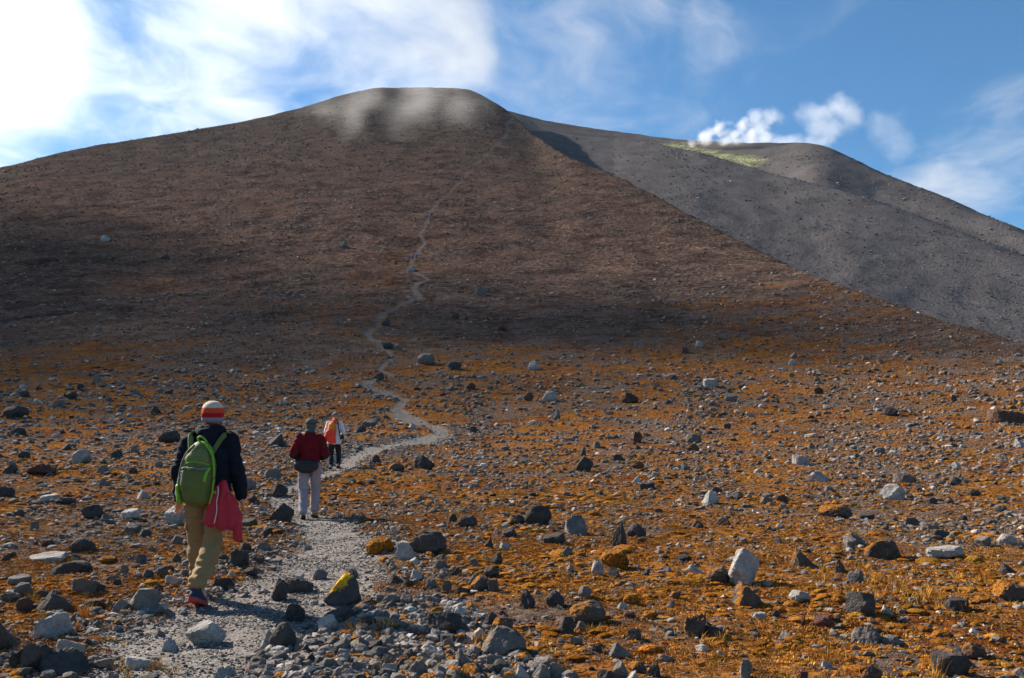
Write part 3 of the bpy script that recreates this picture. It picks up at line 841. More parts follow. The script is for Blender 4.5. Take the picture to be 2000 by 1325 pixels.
# smaller rocks that only their neighbourhood tells apart
COMMON = {
 ('loose grey rock in the rubble heap beside the path', 'rocks of the rubble heap'): [
  (520, 1252, 26, 31, 'peak', 'pale'), (680, 1238, 38, 19, 'slab', 'grey'), (708, 1200, 36, 25, 'block', 'grey'), (767, 1188, 30, 25, 'peak', 'grey'), (793, 1190, 28, 25, 'block', 'grey'),
  (789, 1207, 30, 15, 'slab', 'dark'), (857, 1255, 34, 21, 'slab', 'pale'), (899, 1212, 26, 23, 'round', 'pale'), (960, 1223, 36, 25, 'wedge', 'dark'), (712, 1276, 48, 25, 'wedge', 'grey'),
  (671, 1281, 30, 31, 'block', 'grey'), (756, 1276, 26, 27, 'round', 'grey'), (600, 1277, 22, 23, 'peak', 'dark'), (551, 1285, 30, 22, 'block', 'grey'), (740, 1293, 36, 23, 'round', 'grey'),
  (818, 1328, 38, 30, 'round', 'grey'), (908, 1309, 40, 35, 'wedge', 'grey'), (965, 1313, 34, 27, 'block', 'grey'), (535, 1319, 54, 27, 'wedge', 'grey'), (875, 1273, 24, 25, 'block', 'grey'),
  (440, 1317, 44, 23, 'wedge', 'pale'), (700, 1255, 24, 20, 'peak', 'pale'), (745, 1215, 30, 22, 'block', 'grey'), (722, 1232, 28, 24, 'block', 'dark'), (628, 1290, 30, 20, 'round', 'grey'),
  (585, 1300, 28, 20, 'block', 'grey'), (640, 1312, 34, 22, 'block', 'grey'), (700, 1322, 38, 24, 'wedge', 'grey'), (760, 1318, 30, 20, 'block', 'pale'), (855, 1300, 32, 24, 'round', 'grey'),
  (495, 1300, 30, 18, 'block', 'grey'), (610, 1325, 36, 20, 'wedge', 'pale'), (480, 1330, 34, 18, 'round', 'grey')],
 ('grey rock in the row along the bottom edge, right of the rubble heap', 'rocks along the bottom edge'): [
  (1022, 1330, 38, 32, 'wedge', 'pale'), (1057, 1334, 42, 38, 'peak', 'grey'), (1085, 1331, 34, 33, 'block', 'grey'), (1185, 1336, 38, 22, 'block', 'dark'), (1213, 1327, 28, 30, 'block', 'grey'),
  (1232, 1334, 32, 22, 'wedge', 'pale'), (1275, 1324, 28, 26, 'peak', 'dark'), (1455, 1328, 26, 34, 'block', 'grey'), (1115, 1336, 32, 20, 'chip', 'grey')],
 ('orange-stained rock at the border between rubble and moss', 'rocks at the edge of the rubble'): [
  (982, 1237, 42, 26, 'round', 'moss'), (776, 1312, 36, 25, 'wedge', 'moss'), (941, 1153, 46, 28, 'round', 'moss'), (963, 1157, 22, 21, 'block', 'moss'), (1246, 1314, 34, 19, 'round', 'moss'),
  (905, 1240, 26, 20, 'round', 'moss'), (935, 1235, 24, 22, 'peak', 'moss'), (900, 1262, 24, 20, 'chip', 'moss')],
 ('small grey stone on the gravel right of the path, above the rubble heap', 'stones on the gravel'): [
  (873, 1155, 20, 20, 'peak', 'grey'), (842, 1151, 22, 18, 'round', 'grey'), (924, 1142, 20, 22, 'peak', 'grey'), (694, 1119, 13, 18, 'peak', 'grey'), (682, 1131, 17, 15, 'block', 'grey'),
  (626, 1123, 28, 18, 'block', 'grey'), (585, 1123, 17, 13, 'block', 'pale'), (766, 1130, 20, 13, 'wedge', 'pale'), (814, 1130, 24, 16, 'wedge', 'pale'), (860, 1110, 34, 18, 'wedge', 'grey'),
  (890, 1122, 26, 14, 'wedge', 'dark'), (800, 1148, 22, 13, 'slab', 'dark'), (775, 1140, 40, 18, 'wedge', 'dark'), (905, 1160, 28, 14, 'slab', 'dark'), (960, 1130, 30, 20, 'chip', 'dark'), (810, 1105, 20, 14, 'block', 'pale'),
  (970, 1105, 24, 22, 'peak', 'dark'), (925, 1108, 22, 16, 'peak', 'grey')],
 ('small rock at the left edge of the path, beside the nearest hiker', 'rocks beside the nearest hiker'): [
  (286, 1131, 22, 15, 'peak', 'dark'), (317, 1130, 22, 19, 'block', 'dark'), (331, 1117, 17, 12, 'round', 'dark'), (341, 1138, 34, 13, 'slab', 'pale'), (276, 1102, 18, 15, 'block', 'grey'), (243, 1121, 15, 15, 'peak', 'grey'),
  (345, 1099, 16, 16, 'round', 'dark'), (436, 1097, 20, 13, 'round', 'dark'), (348, 1062, 22, 16, 'block', 'grey'), (284, 1048, 22, 13, 'block', 'dark'), (258, 1044, 30, 18, 'block', 'grey'), (490, 1120, 26, 16, 'block', 'dark'),
  (455, 1125, 24, 12, 'wedge', 'pale'), (505, 1098, 22, 16, 'chip', 'dark'), (515, 1078, 28, 16, 'wedge', 'grey'), (480, 1080, 22, 18, 'chip', 'mossy'), (540, 1095, 22, 10, 'slab', 'grey'), (360, 1128, 22, 12, 'block', 'grey')],
 ('small rock on the orange moss at the lower left', 'rocks at the lower left'): [
  (36, 1141, 36, 13, 'slab', 'grey'), (38, 1303, 40, 26, 'wedge', 'dark'), (153, 1291, 27, 15, 'wedge', 'pale'), (93, 1326, 26, 16, 'round', 'grey'), (172, 1332, 28, 16, 'wedge', 'pale'), (223, 1316, 18, 12, 'block', 'grey'),
  (93, 1070, 22, 13, 'round', 'brown'), (67, 1035, 15, 14, 'round', 'grey'), (37, 1011, 19, 15, 'block', 'dark'), (80, 1168, 28, 14, 'round', 'dark'), (20, 1176, 30, 14, 'chip', 'grey'), (198, 1156, 16, 12, 'block', 'dark'), (228, 1144, 15, 11, 'round', 'dark'),
  (197, 1290, 24, 10, 'slab', 'grey'), (110, 1205, 24, 10, 'slab', 'grey'), (210, 1100, 34, 12, 'round', 'mound'), (12, 1097, 14, 10, 'round', 'dark'), (50, 1320, 24, 12, 'chip', 'dark'), (170, 1258, 18, 10, 'chip', 'dark')],
 ('rock on the moss field at the left, beyond the nearest hiker', 'rocks on the left of the moss field'): [
  (20, 926, 26, 19, 'peak', 'dark'), (128, 986, 38, 13, 'round', 'dark'), (283, 975, 32, 16, 'wedge', 'pale'), (12, 971, 30, 19, 'block', 'dark'), (484, 961, 34, 27, 'round', 'grey'), (494, 985, 20, 19, 'block', 'dark'), (483, 1029, 36, 15, 'slab', 'dark'),
  (523, 1049, 20, 19, 'block', 'dark'), (516, 999, 28, 15, 'wedge', 'pale'), (532, 934, 36, 19, 'wedge', 'grey'), (228, 895, 24, 16, 'wedge', 'dark'), (46, 895, 22, 14, 'round', 'mossy'), (200, 925, 24, 14, 'wedge', 'grey'), (130, 880, 18, 14, 'peak', 'dark'), (262, 884, 16, 14, 'peak', 'grey'),
  (205, 950, 24, 12, 'slab', 'grey'), (310, 915, 16, 12, 'block', 'grey'), (260, 925, 18, 12, 'round', 'dark'), (45, 763, 14, 11, 'block', 'pale'), (48, 776, 18, 13, 'round', 'dark'), (157, 762, 14, 12, 'round', 'dark'), (265, 775, 18, 12, 'round', 'grey'), (140, 780, 20, 14, 'chip', 'dark'), (75, 789, 26, 10, 'wedge', 'pale'),
  (115, 795, 22, 13, 'chip', 'grey'), (220, 825, 18, 10, 'wedge', 'pale'), (305, 808, 24, 14, 'peak', 'dark'), (190, 745, 16, 14, 'peak', 'grey'), (312, 768, 14, 11, 'block', 'grey'), (330, 770, 16, 10, 'block', 'dark'), (35, 850, 28, 14, 'chip', 'mossy'), (110, 855, 20, 10, 'wedge', 'pale')],
 ('rock on the orange moss right of centre', 'rocks right of centre'): [
  (1135, 1230, 22, 18, 'block', 'grey'), (1141, 1167, 27, 20, 'block', 'grey'), (1240, 1255, 26, 21, 'block', 'dark'), (1167, 1122, 26, 25, 'block', 'pale'), (1197, 1123, 24, 16, 'wedge', 'dark'), (1305, 1238, 22, 13, 'wedge', 'grey'), (1336, 1097, 30, 16, 'block', 'dark'),
  (1228, 1212, 26, 14, 'round', 'red'), (1300, 1290, 28, 11, 'slab', 'grey'), (1126, 1262, 26, 17, 'block', 'grey'), (1398, 1239, 38, 17, 'slab', 'mossy'), (1484, 1213, 26, 17, 'chip', 'pale'), (1216, 1187, 20, 11, 'wedge', 'pale'), (1320, 1170, 22, 14, 'chip', 'brown'), (1270, 1210, 30, 16, 'round', 'mound'), (1232, 1178, 32, 17, 'round', 'mound'),
  (996, 1053, 32, 19, 'block', 'dark'), (951, 1073, 30, 21, 'wedge', 'mossy'), (985, 1073, 22, 14, 'block', 'pale'), (885, 1021, 18, 15, 'peak', 'dark'), (1108, 1087, 22, 17, 'peak', 'grey'), (1115, 1118, 16, 14, 'chip', 'grey'), (1370, 1278, 26, 14, 'chip', 'pale'), (1052, 1165, 22, 12, 'wedge', 'grey'), (1165, 1275, 22, 12, 'round', 'dark')],
 ('rock on the rust-coloured ground at the far side of the moss field', 'rocks at the far side of the moss field'): [
  (1247, 916, 28, 15, 'round', 'brown'), (1241, 944, 26, 16, 'wedge', 'pale'), (1263, 956, 36, 14, 'block', 'dark'), (1427, 785, 28, 19, 'chip', 'grey'), (1139, 891, 14, 23, 'peak', 'dark'), (1166, 876, 16, 15, 'chip', 'grey'), (1085, 821, 20, 24, 'peak', 'grey'), (1207, 901, 24, 13, 'wedge', 'dark'), (1338, 918, 18, 17, 'peak', 'grey'),
  (1043, 723, 28, 21, 'peak', 'pale'), (1337, 691, 20, 15, 'wedge', 'red'), (1366, 679, 16, 15, 'block', 'pale'), (1741, 813, 28, 17, 'block', 'dark'), (1864, 785, 11, 13, 'peak', 'dark'), (1868, 918, 18, 16, 'peak', 'pale'), (1550, 700, 16, 13, 'peak', 'grey'), (1547, 714, 14, 13, 'round', 'pale'), (1600, 770, 19, 13, 'chip', 'dark'), (1518, 788, 8, 14, 'peak', 'dark'), (1718, 889, 26, 15, 'chip', 'grey'),
  (1584, 855, 26, 9, 'slab', 'pale'), (1585, 877, 14, 12, 'chip', 'grey'), (1420, 838, 16, 12, 'chip', 'dark'), (1305, 790, 14, 10, 'block', 'dark'), (733, 904, 20, 16, 'round', 'brown'), (757, 682, 26, 15, 'round', 'dark'), (777, 685, 16, 15, 'block', 'grey'), (705, 845, 24, 14, 'wedge', 'dark'), (805, 838, 16, 10, 'block', 'pale'), (1025, 905, 16, 10, 'chip', 'grey'), (985, 880, 20, 10, 'slab', 'grey'), (925, 845, 16, 12, 'block', 'dark')],
 ('rock on the rust-brown moss at the right', 'rocks at the right of the moss field'): [
  (1734, 1202, 26, 15, 'wedge', 'pale'), (1969, 1121, 28, 15, 'wedge', 'dark'), (1982, 1322, 38, 16, 'wedge', 'grey'), (1962, 1334, 28, 15, 'chip', 'grey'), (1538, 1249, 26, 12, 'wedge', 'grey'), (1615, 1302, 21, 11, 'wedge', 'pale'), (1515, 1203, 16, 13, 'round', 'dark'), (1569, 1327, 18, 15, 'chip', 'red'),
  (1527, 985, 28, 19, 'block', 'brown'), (1497, 985, 26, 15, 'block', 'grey'), (1411, 1026, 34, 16, 'peak', 'brown'), (1360, 1031, 26, 14, 'peak', 'mossy'), (1968, 1066, 32, 18, 'round', 'pale'), (1920, 1068, 26, 16, 'block', 'grey'), (1867, 949, 24, 17, 'block', 'dark'), (1779, 1029, 30, 15, 'block', 'dark'), (1837, 1050, 32, 13, 'wedge', 'dark'), (1815, 1035, 30, 12, 'slab', 'grey'), (1662, 1076, 18, 19, 'block', 'grey'),
  (1955, 1000, 22, 12, 'chip', 'grey'), (1820, 985, 20, 12, 'block', 'dark'), (1902, 970, 26, 12, 'chip', 'dark'), (1440, 975, 26, 16, 'chip', 'grey'), (1400, 965, 24, 14, 'block', 'dark'), (1575, 975, 18, 10, 'chip', 'grey'), (1620, 960, 20, 12, 'chip', 'grey'), (1500, 1040, 22, 10, 'wedge', 'dark'), (1520, 1060, 16, 9, 'block', 'grey'), (1880, 1018, 18, 12, 'round', 'dark'),
  (1785, 1180, 20, 10, 'chip', 'grey'), (1630, 1245, 18, 12, 'peak', 'grey'), (1760, 1218, 14, 8, 'chip', 'dark'), (1640, 1180, 28, 14, 'round', 'mound')],
}
ANCHOR = [(667, 1150, 'the boulder with yellow lichen'), (403, 1225, 'the flat-topped rock sunk in the path'), (978, 1260, "the rubble heap's largest boulder"), (866, 1225, 'the blue-grey orange-stained block'),
 (549, 1240, 'the round dark rubble boulder'), (546, 1145, 'the upright dark block on the path'), (638, 1220, 'the white-faced rubble rock'), (833, 1060, 'the large orange-capped boulder'), (1453, 1110, 'the tall split block'),
 (1358, 1220, 'the steep moss-grown rock'), (1150, 1205, 'the moss hump'), (1083, 1175, 'the rounded dark rock'), (1211, 1270, 'the angular rock near the bottom'), (1724, 1075, 'the lichen-stained boulder'), (1845, 1080, 'the long flat slab'),
 (1680, 1185, 'the near-black lower-right boulder'), (1694, 1245, 'the grey lower-right wedge'), (1858, 1300, 'the purple-grey bottom-right boulder'), (1975, 1160, 'the white-faced boulder at the right edge'),
 (99, 1225, 'the white pointed lower-left rock'), (72, 1290, 'the big dark bottom-left boulder'), (115, 1180, 'the humped dark rock'), (95, 1095, 'the thin pale flat slab'), (281, 1180, 'the grey wedge at the path edge'),
 (342, 1015, 'the white cracked rock'), (180, 1000, 'the dark block left of the nearest hiker'), (330, 850, "the black boulder by the nearest hiker's shoulder"), (158, 890, 'the pale pointed rock on the left'),
 (32, 805, 'the dark clump near the left edge'), (595, 950, 'the middle hiker'), (650, 880, 'the farthest hiker'), (390, 1150, "the nearest hiker's boots"), (828, 905, 'the dark grey pointed rock'), (1050, 1010, 'the black boulder right of centre'),
 (1141, 910, 'the dark hewn-looking block'), (1388, 975, 'the white-edged rock'), (1602, 930, 'the half white rounded rock'), (1746, 960, 'the white-and-dark pointed rock'), (1632, 1000, 'the long orange-mossed rock'),
 (1355, 865, 'the pebble-topped grey rock'), (1075, 775, 'the pale rounded boulder'), (1387, 748, 'the pale cube-shaped rock'), (1229, 780, 'the dark brown broken rock'), (1565, 900, 'the tilted flat pale rock'),
 (1968, 815, 'the broad brown ledge'), (832, 700, 'the big grey trailside boulder')]
TONE_WORD = {'grey': 'grey', 'pale': 'pale', 'dark': 'dark', 'brown': 'brown', 'red': 'reddish', 'moss': 'orange-mossed', 'mossy': 'half mossy', 'mound': 'moss-covered'}
KIND_WORD = {'block': 'blocky', 'wedge': 'sloping', 'slab': 'flat', 'peak': 'pointed', 'round': 'rounded', 'chip': 'broken'}
seen_labels = {}


def neighbour_label(px, row, wp, kind, tone):
    """which rock it is, told by its look and the nearest rock or hiker that stands out"""
    near = sorted((math.hypot(px - a, (row - 8 - b) * 1.4), a, b, t) for a, b, t in ANCHOR)
    size = 'tiny' if wp < 18 else 'small' if wp < 26 else ''
    for d, a, b, t in near[:5]:
        dx, dy = px - a, row - 8 - b
        if abs(dx) > 1.6 * abs(dy):
            rel = 'right of' if dx > 0 else 'left of'
        elif abs(dy) > 1.6 * abs(dx):
            rel = 'below' if dy > 0 else 'beyond'
        else:
            rel = ('below and to the ' if dy > 0 else 'beyond and to the ') + ('right of' if dx > 0 else 'left of')
        if d < 45:
            rel = 'close ' + rel if rel[0] in 'lr' else 'just ' + rel
        lab = ' '.join(q for q in (size, TONE_WORD[tone], KIND_WORD[kind], 'rock', rel, t) if q)
        if lab not in seen_labels and len(lab.split()) <= 16:
            seen_labels[lab] = 1
            return lab
    return lab


for (lab, grp), rows in COMMON.items():
    for px, row, wp, hp, kind, tone in rows:
        put_rock(px, row, wp, hp, kind, tone, neighbour_label(px, row, wp, kind, tone), grp)
N_ROCKS = len(TAKEN)


# ---------------------------------------------------------------- uncountable stones, gravel, moss and grass: instances on points
def source_collection(name, meshes):
    col = bpy.data.collections.new(name)
    for i, me in enumerate(meshes):
        o = bpy.data.objects.new('%s_piece' % name, me)
        col.objects.link(o)
    return col


def scatter(name, label, pts, scale, rot, which, tint, col, category=None):
    """one object whose points each carry an instance of one of the pieces of a collection"""
    me = bpy.data.meshes.new(name)
    n = len(pts)
    me.vertices.add(n)
    me.vertices.foreach_set('co', pts.astype(np.float32).ravel())
    for an, ty, data, key in (('size', 'FLOAT_VECTOR', scale, 'vector'), ('turn', 'FLOAT_VECTOR', rot, 'vector'), ('which', 'INT', which, 'value'), ('tint', 'FLOAT_COLOR', tint, 'color')):
        a = me.attributes.new(an, ty, 'POINT')
        a.data.foreach_set(key, np.ascontiguousarray(data, dtype=np.int32 if ty == 'INT' else np.float32).ravel())
    o = bpy.data.objects.new(name, me)
    C.objects.link(o)
    ng = bpy.data.node_groups.new(name + '_scatter', 'GeometryNodeTree')
    ng.interface.new_socket('Geometry', in_out='INPUT', socket_type='NodeSocketGeometry')
    ng.interface.new_socket('Geometry', in_out='OUTPUT', socket_type='NodeSocketGeometry')
    N = ng.nodes.new
    gi, go = N('NodeGroupInput'), N('NodeGroupOutput')
    ci = N('GeometryNodeCollectionInfo')
    ci.inputs['Collection'].default_value = col
    ci.inputs['Separate Children'].default_value = True
    ci.inputs['Reset Children'].default_value = True
    iop = N('GeometryNodeInstanceOnPoints')
    iop.inputs['Pick Instance'].default_value = True
    def attr(nm, ty):
        q = N('GeometryNodeInputNamedAttribute')
        q.data_type = ty
        q.inputs['Name'].default_value = nm
        return [s for s in q.outputs if s.enabled and s.name == 'Attribute'][0]
    L = ng.links.new
    mp = N('GeometryNodeMeshToPoints')
    L(gi.outputs[0], mp.inputs['Mesh'])
    L(mp.outputs[0], iop.inputs['Points'])
    L(ci.outputs[0], iop.inputs['Instance'])
    L(attr('which', 'INT'), iop.inputs['Instance Index'])
    L(attr('turn', 'FLOAT_VECTOR'), iop.inputs['Rotation'])
    L(attr('size', 'FLOAT_VECTOR'), iop.inputs['Scale'])
    L(iop.outputs[0], go.inputs[0])
    o.modifiers.new('scatter', 'NODES').node_group = ng
    o['kind'] = 'stuff'
    o['label'] = label
    return o


def spread(r0, r1, half_angle, count, weight):
    """random places on the ground, evenly over its area between two distances, kept with the given likelihood"""
    out = []
    got = 0
    for _ in range(60):
        m = max(2000, int(count * 1.5))
        r = np.sqrt(rng.uniform(r0 * r0, r1 * r1, m))
        th = rng.uniform(-half_angle, half_angle, m)
        x, y = r * np.sin(th), r * np.cos(th)
        k = rng.uniform(size=m) < weight(x, y)
        out.append(np.stack([x[k], y[k]], -1))
        got += k.sum()
        if got >= count:
            break
    return np.vstack(out)[:count]


def visible_cut(p):
    r = np.hypot(p[:, 0], p[:, 1])
    th = np.arctan2(p[:, 0], p[:, 1])
    rs = np.interp(th, TH, RS)
    _, fm, _, _, _ = big_shape(p[:, 0], p[:, 1])
    return p[(r < rs * 1.1) | (fm > .6)]


def clump(x, y, s, seed):
    return smooth(-.35, .55, fbm(x / s, y / s, octaves=3, seed=seed))


def stone_field():
    """stones of every size: many small, few large; the smallest kept are about one pixel at their distance"""
    cols, sizes = [], []
    edges = np.exp(np.linspace(math.log(2.2), math.log(560), 46))
    for a, b in zip(edges[:-1], edges[1:]):
        rm = math.sqrt(a * b)
        smin = max(.016, (.00125 if rm < 60 else .00105) * rm)
        cnt = (.0235 if rm < 14 else .034 if rm < 90 else .0170) * smin ** -2.15 * 1.36 * (b * b - a * a) / 2
        if rm > 120:
            cnt *= .7 if rm < 180 else .6
        cnt = int(cnt)
        p = spread(a, b, .68, cnt, lambda x, y: .25 + .75 * clump(x, y, max(1.2, rm * .05), 51))
        s = smin * rng.uniform(1e-3, 1, len(p)) ** (-1 / 2.15)
        cols.append(p)
        sizes.append(np.minimum(s, (.0068 if rm < 100 else .0042 if rm < 180 else .0024) * rm + .02))
    p, s = np.vstack(cols), np.concatenate(sizes)
    # the path is trodden clear of all but small stones
    pd = path_dist(p[:, 0], p[:, 1])
    r = np.hypot(p[:, 0], p[:, 1])
    keep = ~((pd < .85) & (s > .02 + .0011 * r) & (rng.uniform(size=len(s)) < .93))
    return p[keep], s[keep]


def rubble():
    """the heap of broken stone along the lower right of the path, and stones banked along its edges"""
    quad = [at(430, 1330), at(560, 1225), at(700, 1185), at(900, 1180), at(1000, 1250), at(1120, 1335), at(1120, 1420), at(380, 1420)]
    q = np.array([a[:2] for a in quad])
    lo, hi = q.min(0), q.max(0)
    n = 34000
    p = rng.uniform(lo, hi, (n, 2))
    inside = np.zeros(n, bool)
    j = len(q) - 1
    for i in range(len(q)):
        c = ((q[i, 1] > p[:, 1]) != (q[j, 1] > p[:, 1])) & (p[:, 0] < (q[j, 0] - q[i, 0]) * (p[:, 1] - q[i, 1]) / (q[j, 1] - q[i, 1] + 1e-12) + q[i, 0])
        inside ^= c
        j = i
    inside &= rng.uniform(size=n) < .25 + .9 * clump(p[:, 0], p[:, 1], .6, 61)
    p = p[inside]
    s = .020 * rng.uniform(.02, 1, len(p)) ** (-1 / 2.0)
    e = spread(4, 45, .6, 30000, lambda x, y: np.exp(-((path_dist(x, y) - 1.25) / .42) ** 2) * (.15 + .85 * clump(x, y, 1.1, 62)))
    re = np.hypot(e[:, 0], e[:, 1])
    k = rng.uniform(size=len(e)) < np.clip(14 / re, .08, 1) ** 1.2 * .55
    e, re = e[k], re[k]
    se = np.maximum(.018, .0013 * re) * rng.uniform(.02, 1, len(e)) ** (-1 / 2.1)
    f, sf = [], []                            # splinters lying round the foot of the larger rocks
    for cx_, cy_, cr_ in TAKEN:
        n = 9
        a, d = rng.uniform(0, 6.283, n), cr_ * rng.uniform(.75, 1.9, n)
        f.append(np.column_stack([cx_ + np.cos(a) * d, cy_ + np.sin(a) * d]))
        sf.append(cr_ * rng.uniform(.10, .42, n))
    f, sf = np.vstack(f), np.concatenate(sf)
    return np.vstack([p, e, f]), np.concatenate([np.minimum(np.concatenate([s, se]), .11), np.minimum(sf, .6)])


SMALL = []
for i, kind in enumerate(['block', 'wedge', 'chip', 'peak', 'round', 'chip', 'block', 'wedge', 'slab', 'chip', 'round', 'block']):
    v, f = stone_shape(kind, 400 + 13 * i, 2 if i % 3 else 3)
    v = v - [0, 0, .25]
    SMALL.append(mesh_from('stone_' + kind, v, f, False, ROCK_SMALL))
STONES = source_collection('stone', SMALL)


def lay_stones(name, label, p, s, greyness, flat=.75):
    r = np.hypot(p[:, 0], p[:, 1])
    z = height(p[:, 0], p[:, 1])
    n = len(p)
    pts = np.column_stack([p, z])
    sc = s[:, None] * np.column_stack([rng.uniform(.8, 1.35, n), rng.uniform(.7, 1.1, n), rng.uniform(.45, .95, n) * flat])
    rot = np.column_stack([rng.normal(0, .22, n), rng.normal(0, .22, n), rng.uniform(0, 6.283, n)])
    tr, mo, scr, cr = ground_masks(p[:, 0], p[:, 1])
    far = smooth(50, 170, r) * (1 - scr)
    g = np.array([.158, .143, .130]); br = np.array([.095, .064, .049]); fl = np.array([.165, .130, .112]); sg = np.array([.14, .132, .138])
    mixv = np.clip(rng.uniform(size=n) * 1.1 - greyness, 0, 1)
    base = g * (1 - mixv)[:, None] + br * mixv[:, None]
    base = base * (1 - far)[:, None] + fl * far[:, None]
    base = base * (1 - scr)[:, None] + sg * scr[:, None]
    k = np.exp(rng.normal(0, .36, n))
    pale = rng.uniform(size=n) < .10
    k = np.where(pale, k * 2.1, k)
    col = np.clip(base * k[:, None], .02, .6)
    moss = np.where(rng.uniform(size=n) < .22 * mo * (1 - tr), rng.uniform(.3, .9, n), 0.0)
    tint = np.column_stack([col, moss])
    return scatter(name, label, pts, sc, rot, rng.integers(0, len(SMALL), n), tint, STONES)


p_, s_ = stone_field()
k_ = np.ones(len(p_), bool)
for cx_, cy_, cr_ in TAKEN:
    k_ &= ~((np.abs(p_[:, 0] - cx_) < cr_) & (np.abs(p_[:, 1] - cy_) < cr_) & (s_ > .05))
pv = np.column_stack([p_, s_])[k_]
rr_ = np.hypot(pv[:, 0], pv[:, 1])
thv = np.arctan2(pv[:, 0], pv[:, 1])
_, fmv, _, _, _ = big_shape(pv[:, 0], pv[:, 1])
pv = pv[(rr_ < np.interp(thv, TH, RS) * 1.05) | (fmv > .6)]
lay_stones('loose_stones', 'countless loose stones strewn over moss, ash slope and scree', pv[:, :2], pv[:, 2], .35)
p_, s_ = rubble()
lay_stones('rubble', 'heap and banks of small broken grey stones along the path', p_, s_, .8, .95)
def gravel():
    n = 20000
    p = spread(3.5, 20, .6, n, lambda x, y: (path_dist(x, y) < 1.15) * (.15 + .85 * clump(x, y, .5, 63)) * np.clip(8 / np.hypot(x, y), .1, 1))
    return p, .0085 * rng.uniform(.04, 1, len(p)) ** (-1 / 2.2)


p_, s_ = gravel()
lay_stones('gravel', 'grey gravel and grit lying on the trodden path', p_, s_, .9, .8)
print('stones', len(pv), len(p_), 'rocks', N_ROCKS)


# ---------------------------------------------------------------- moss cushions and dry grass near the camera
def plant_material(name, lo, mid, hi, bumpy=True):
    m, g = material(name)
    pos = g.n('ShaderNodeNewGeometry').outputs['Position']
    a = g.n('ShaderNodeAttribute', attribute_name='tint', attribute_type='INSTANCER')
    n = g.noise(pos, 60.0, 3, .7)
    col = g.mix(1.0, g.ramp(n, [(0.33, lo), (0.5, mid), (0.68, hi)]), a.outputs['Color'], 'MULTIPLY')
    return finish(m, g, col, rough=.9, bump=n if bumpy else None, bump_dist=.02, bump_strength=.9, spec=0.0)


def cushion(seed):
    g = np.random.default_rng(seed)
    d, f = ico(4)
    lump = fbm(d[:, 0] * 1.6 + seed, d[:, 1] * 1.6, d[:, 2] * 1.6, 3, seed=seed)
    fine = fbm(d[:, 0] * 8 + seed, d[:, 1] * 8, d[:, 2] * 8, 3, seed=seed + 5, gain=.65)
    v = d * (1 + .30 * lump + .16 * fine)[:, None]
    v *= [.5, .5, .42]
    return v, f


def tuft(seed, blades, height_, spread_, width, lean):
    g = np.random.default_rng(seed)
    v, f = [], []
    for i in range(blades):
        a, rad = g.uniform(0, 6.283), spread_ * math.sqrt(g.uniform(0, 1))
        b = np.array([math.cos(a) * rad, math.sin(a) * rad, -.01])
        h = height_ * g.uniform(.55, 1.15)
        out = a + g.normal(0, .8)
        tip = b + np.array([math.cos(out) * lean * h * g.uniform(.2, 1.3), math.sin(out) * lean * h * g.uniform(.2, 1.3), h])
        mid = (b * .5 + tip * .5) + np.array([0, 0, .14 * h])
        s = g.uniform(0, 6.283)
        wv = np.array([math.cos(s), math.sin(s), 0]) * width * .5
        k = len(v)
        v += [b - wv, b + wv, mid + wv * .8, mid - wv * .8, tip]
        f += [(k, k + 1, k + 2, k + 3), (k + 3, k + 2, k + 4)]
    return v, f


MOSS_MAT = plant_material('orange_moss', (.07, .027, .006), (.22, .087, .015), (.36, .16, .03))
BLADE_MAT = plant_material('moss_tips', (.15, .058, .011), (.33, .14, .024), (.46, .24, .05), False)
GRASS_MAT = plant_material('dry_grass', (.26, .11, .02), (.42, .21, .04), (.52, .31, .09), False)


def lay_plants(name, label, p, size, hgt, mat_pieces, dark=.35):
    n = len(p)
    z = height(p[:, 0], p[:, 1])
    sc = np.column_stack([size * rng.uniform(.8, 1.3, n), size * rng.uniform(.8, 1.3, n), size * hgt * rng.uniform(.6, 1.2, n)])
    rot = np.column_stack([rng.normal(0, .12, n), rng.normal(0, .12, n), rng.uniform(0, 6.283, n)])
    v = np.exp(rng.normal(0, dark, n))
    warm = rng.normal(0, .10, n)
    tint = np.clip(np.column_stack([v, v * (1 + warm), v * (1 + warm * .5), np.ones(n)]), .15, 1.9)
    return scatter(name, label, np.column_stack([p, z]), sc, rot, rng.integers(0, len(mat_pieces.objects), n), tint, mat_pieces)


def moss_weight(x, y):
    tr, mo, sc, cr = ground_masks(x, y)
    return np.clip(mo * (1 - tr) * clump(x, y, 1.3, 71) ** 1.5, 0, 1)


cush = source_collection('cushion', [mesh_from('moss_cushion', *cushion(k), True, MOSS_MAT) for k in (3, 14, 25, 36, 47)])
p1 = spread(2.5, 11, .66, 5200, moss_weight)
p2 = spread(11, 34, .66, 7000, moss_weight)
lay_plants('moss', 'orange moss cushions carpeting the ground near the camera', np.vstack([p1, p2]),
           np.concatenate([np.minimum(.030 * rng.uniform(.03, 1, len(p1)) ** -.5, .16), np.minimum(.05 * rng.uniform(.03, 1, len(p2)) ** -.5, .24)]), .5, cush, .22)
tips = source_collection('tips', [mesh_from('moss_tips', *tuft(k, 46, .017, .055, .0055, 1.0), False, BLADE_MAT) for k in (1, 2, 3, 4)])
p1 = spread(2.5, 32, .66, 40000, lambda x, y: np.clip((1 - smooth(5, 32, np.hypot(x, y) + 3 * fbm(x / 2, y / 2, octaves=2, seed=75))) ** 1.5 * (1 - smooth(.95, .75, path_dist(x, y))) * (.12 + .88 * clump(x, y, .7, 72)), 0, 1))
lay_plants('moss_tips', 'fine rusty moss tips covering the foreground', p1, rng.uniform(.6, 1.5, len(p1)), 1.0, tips, .42)


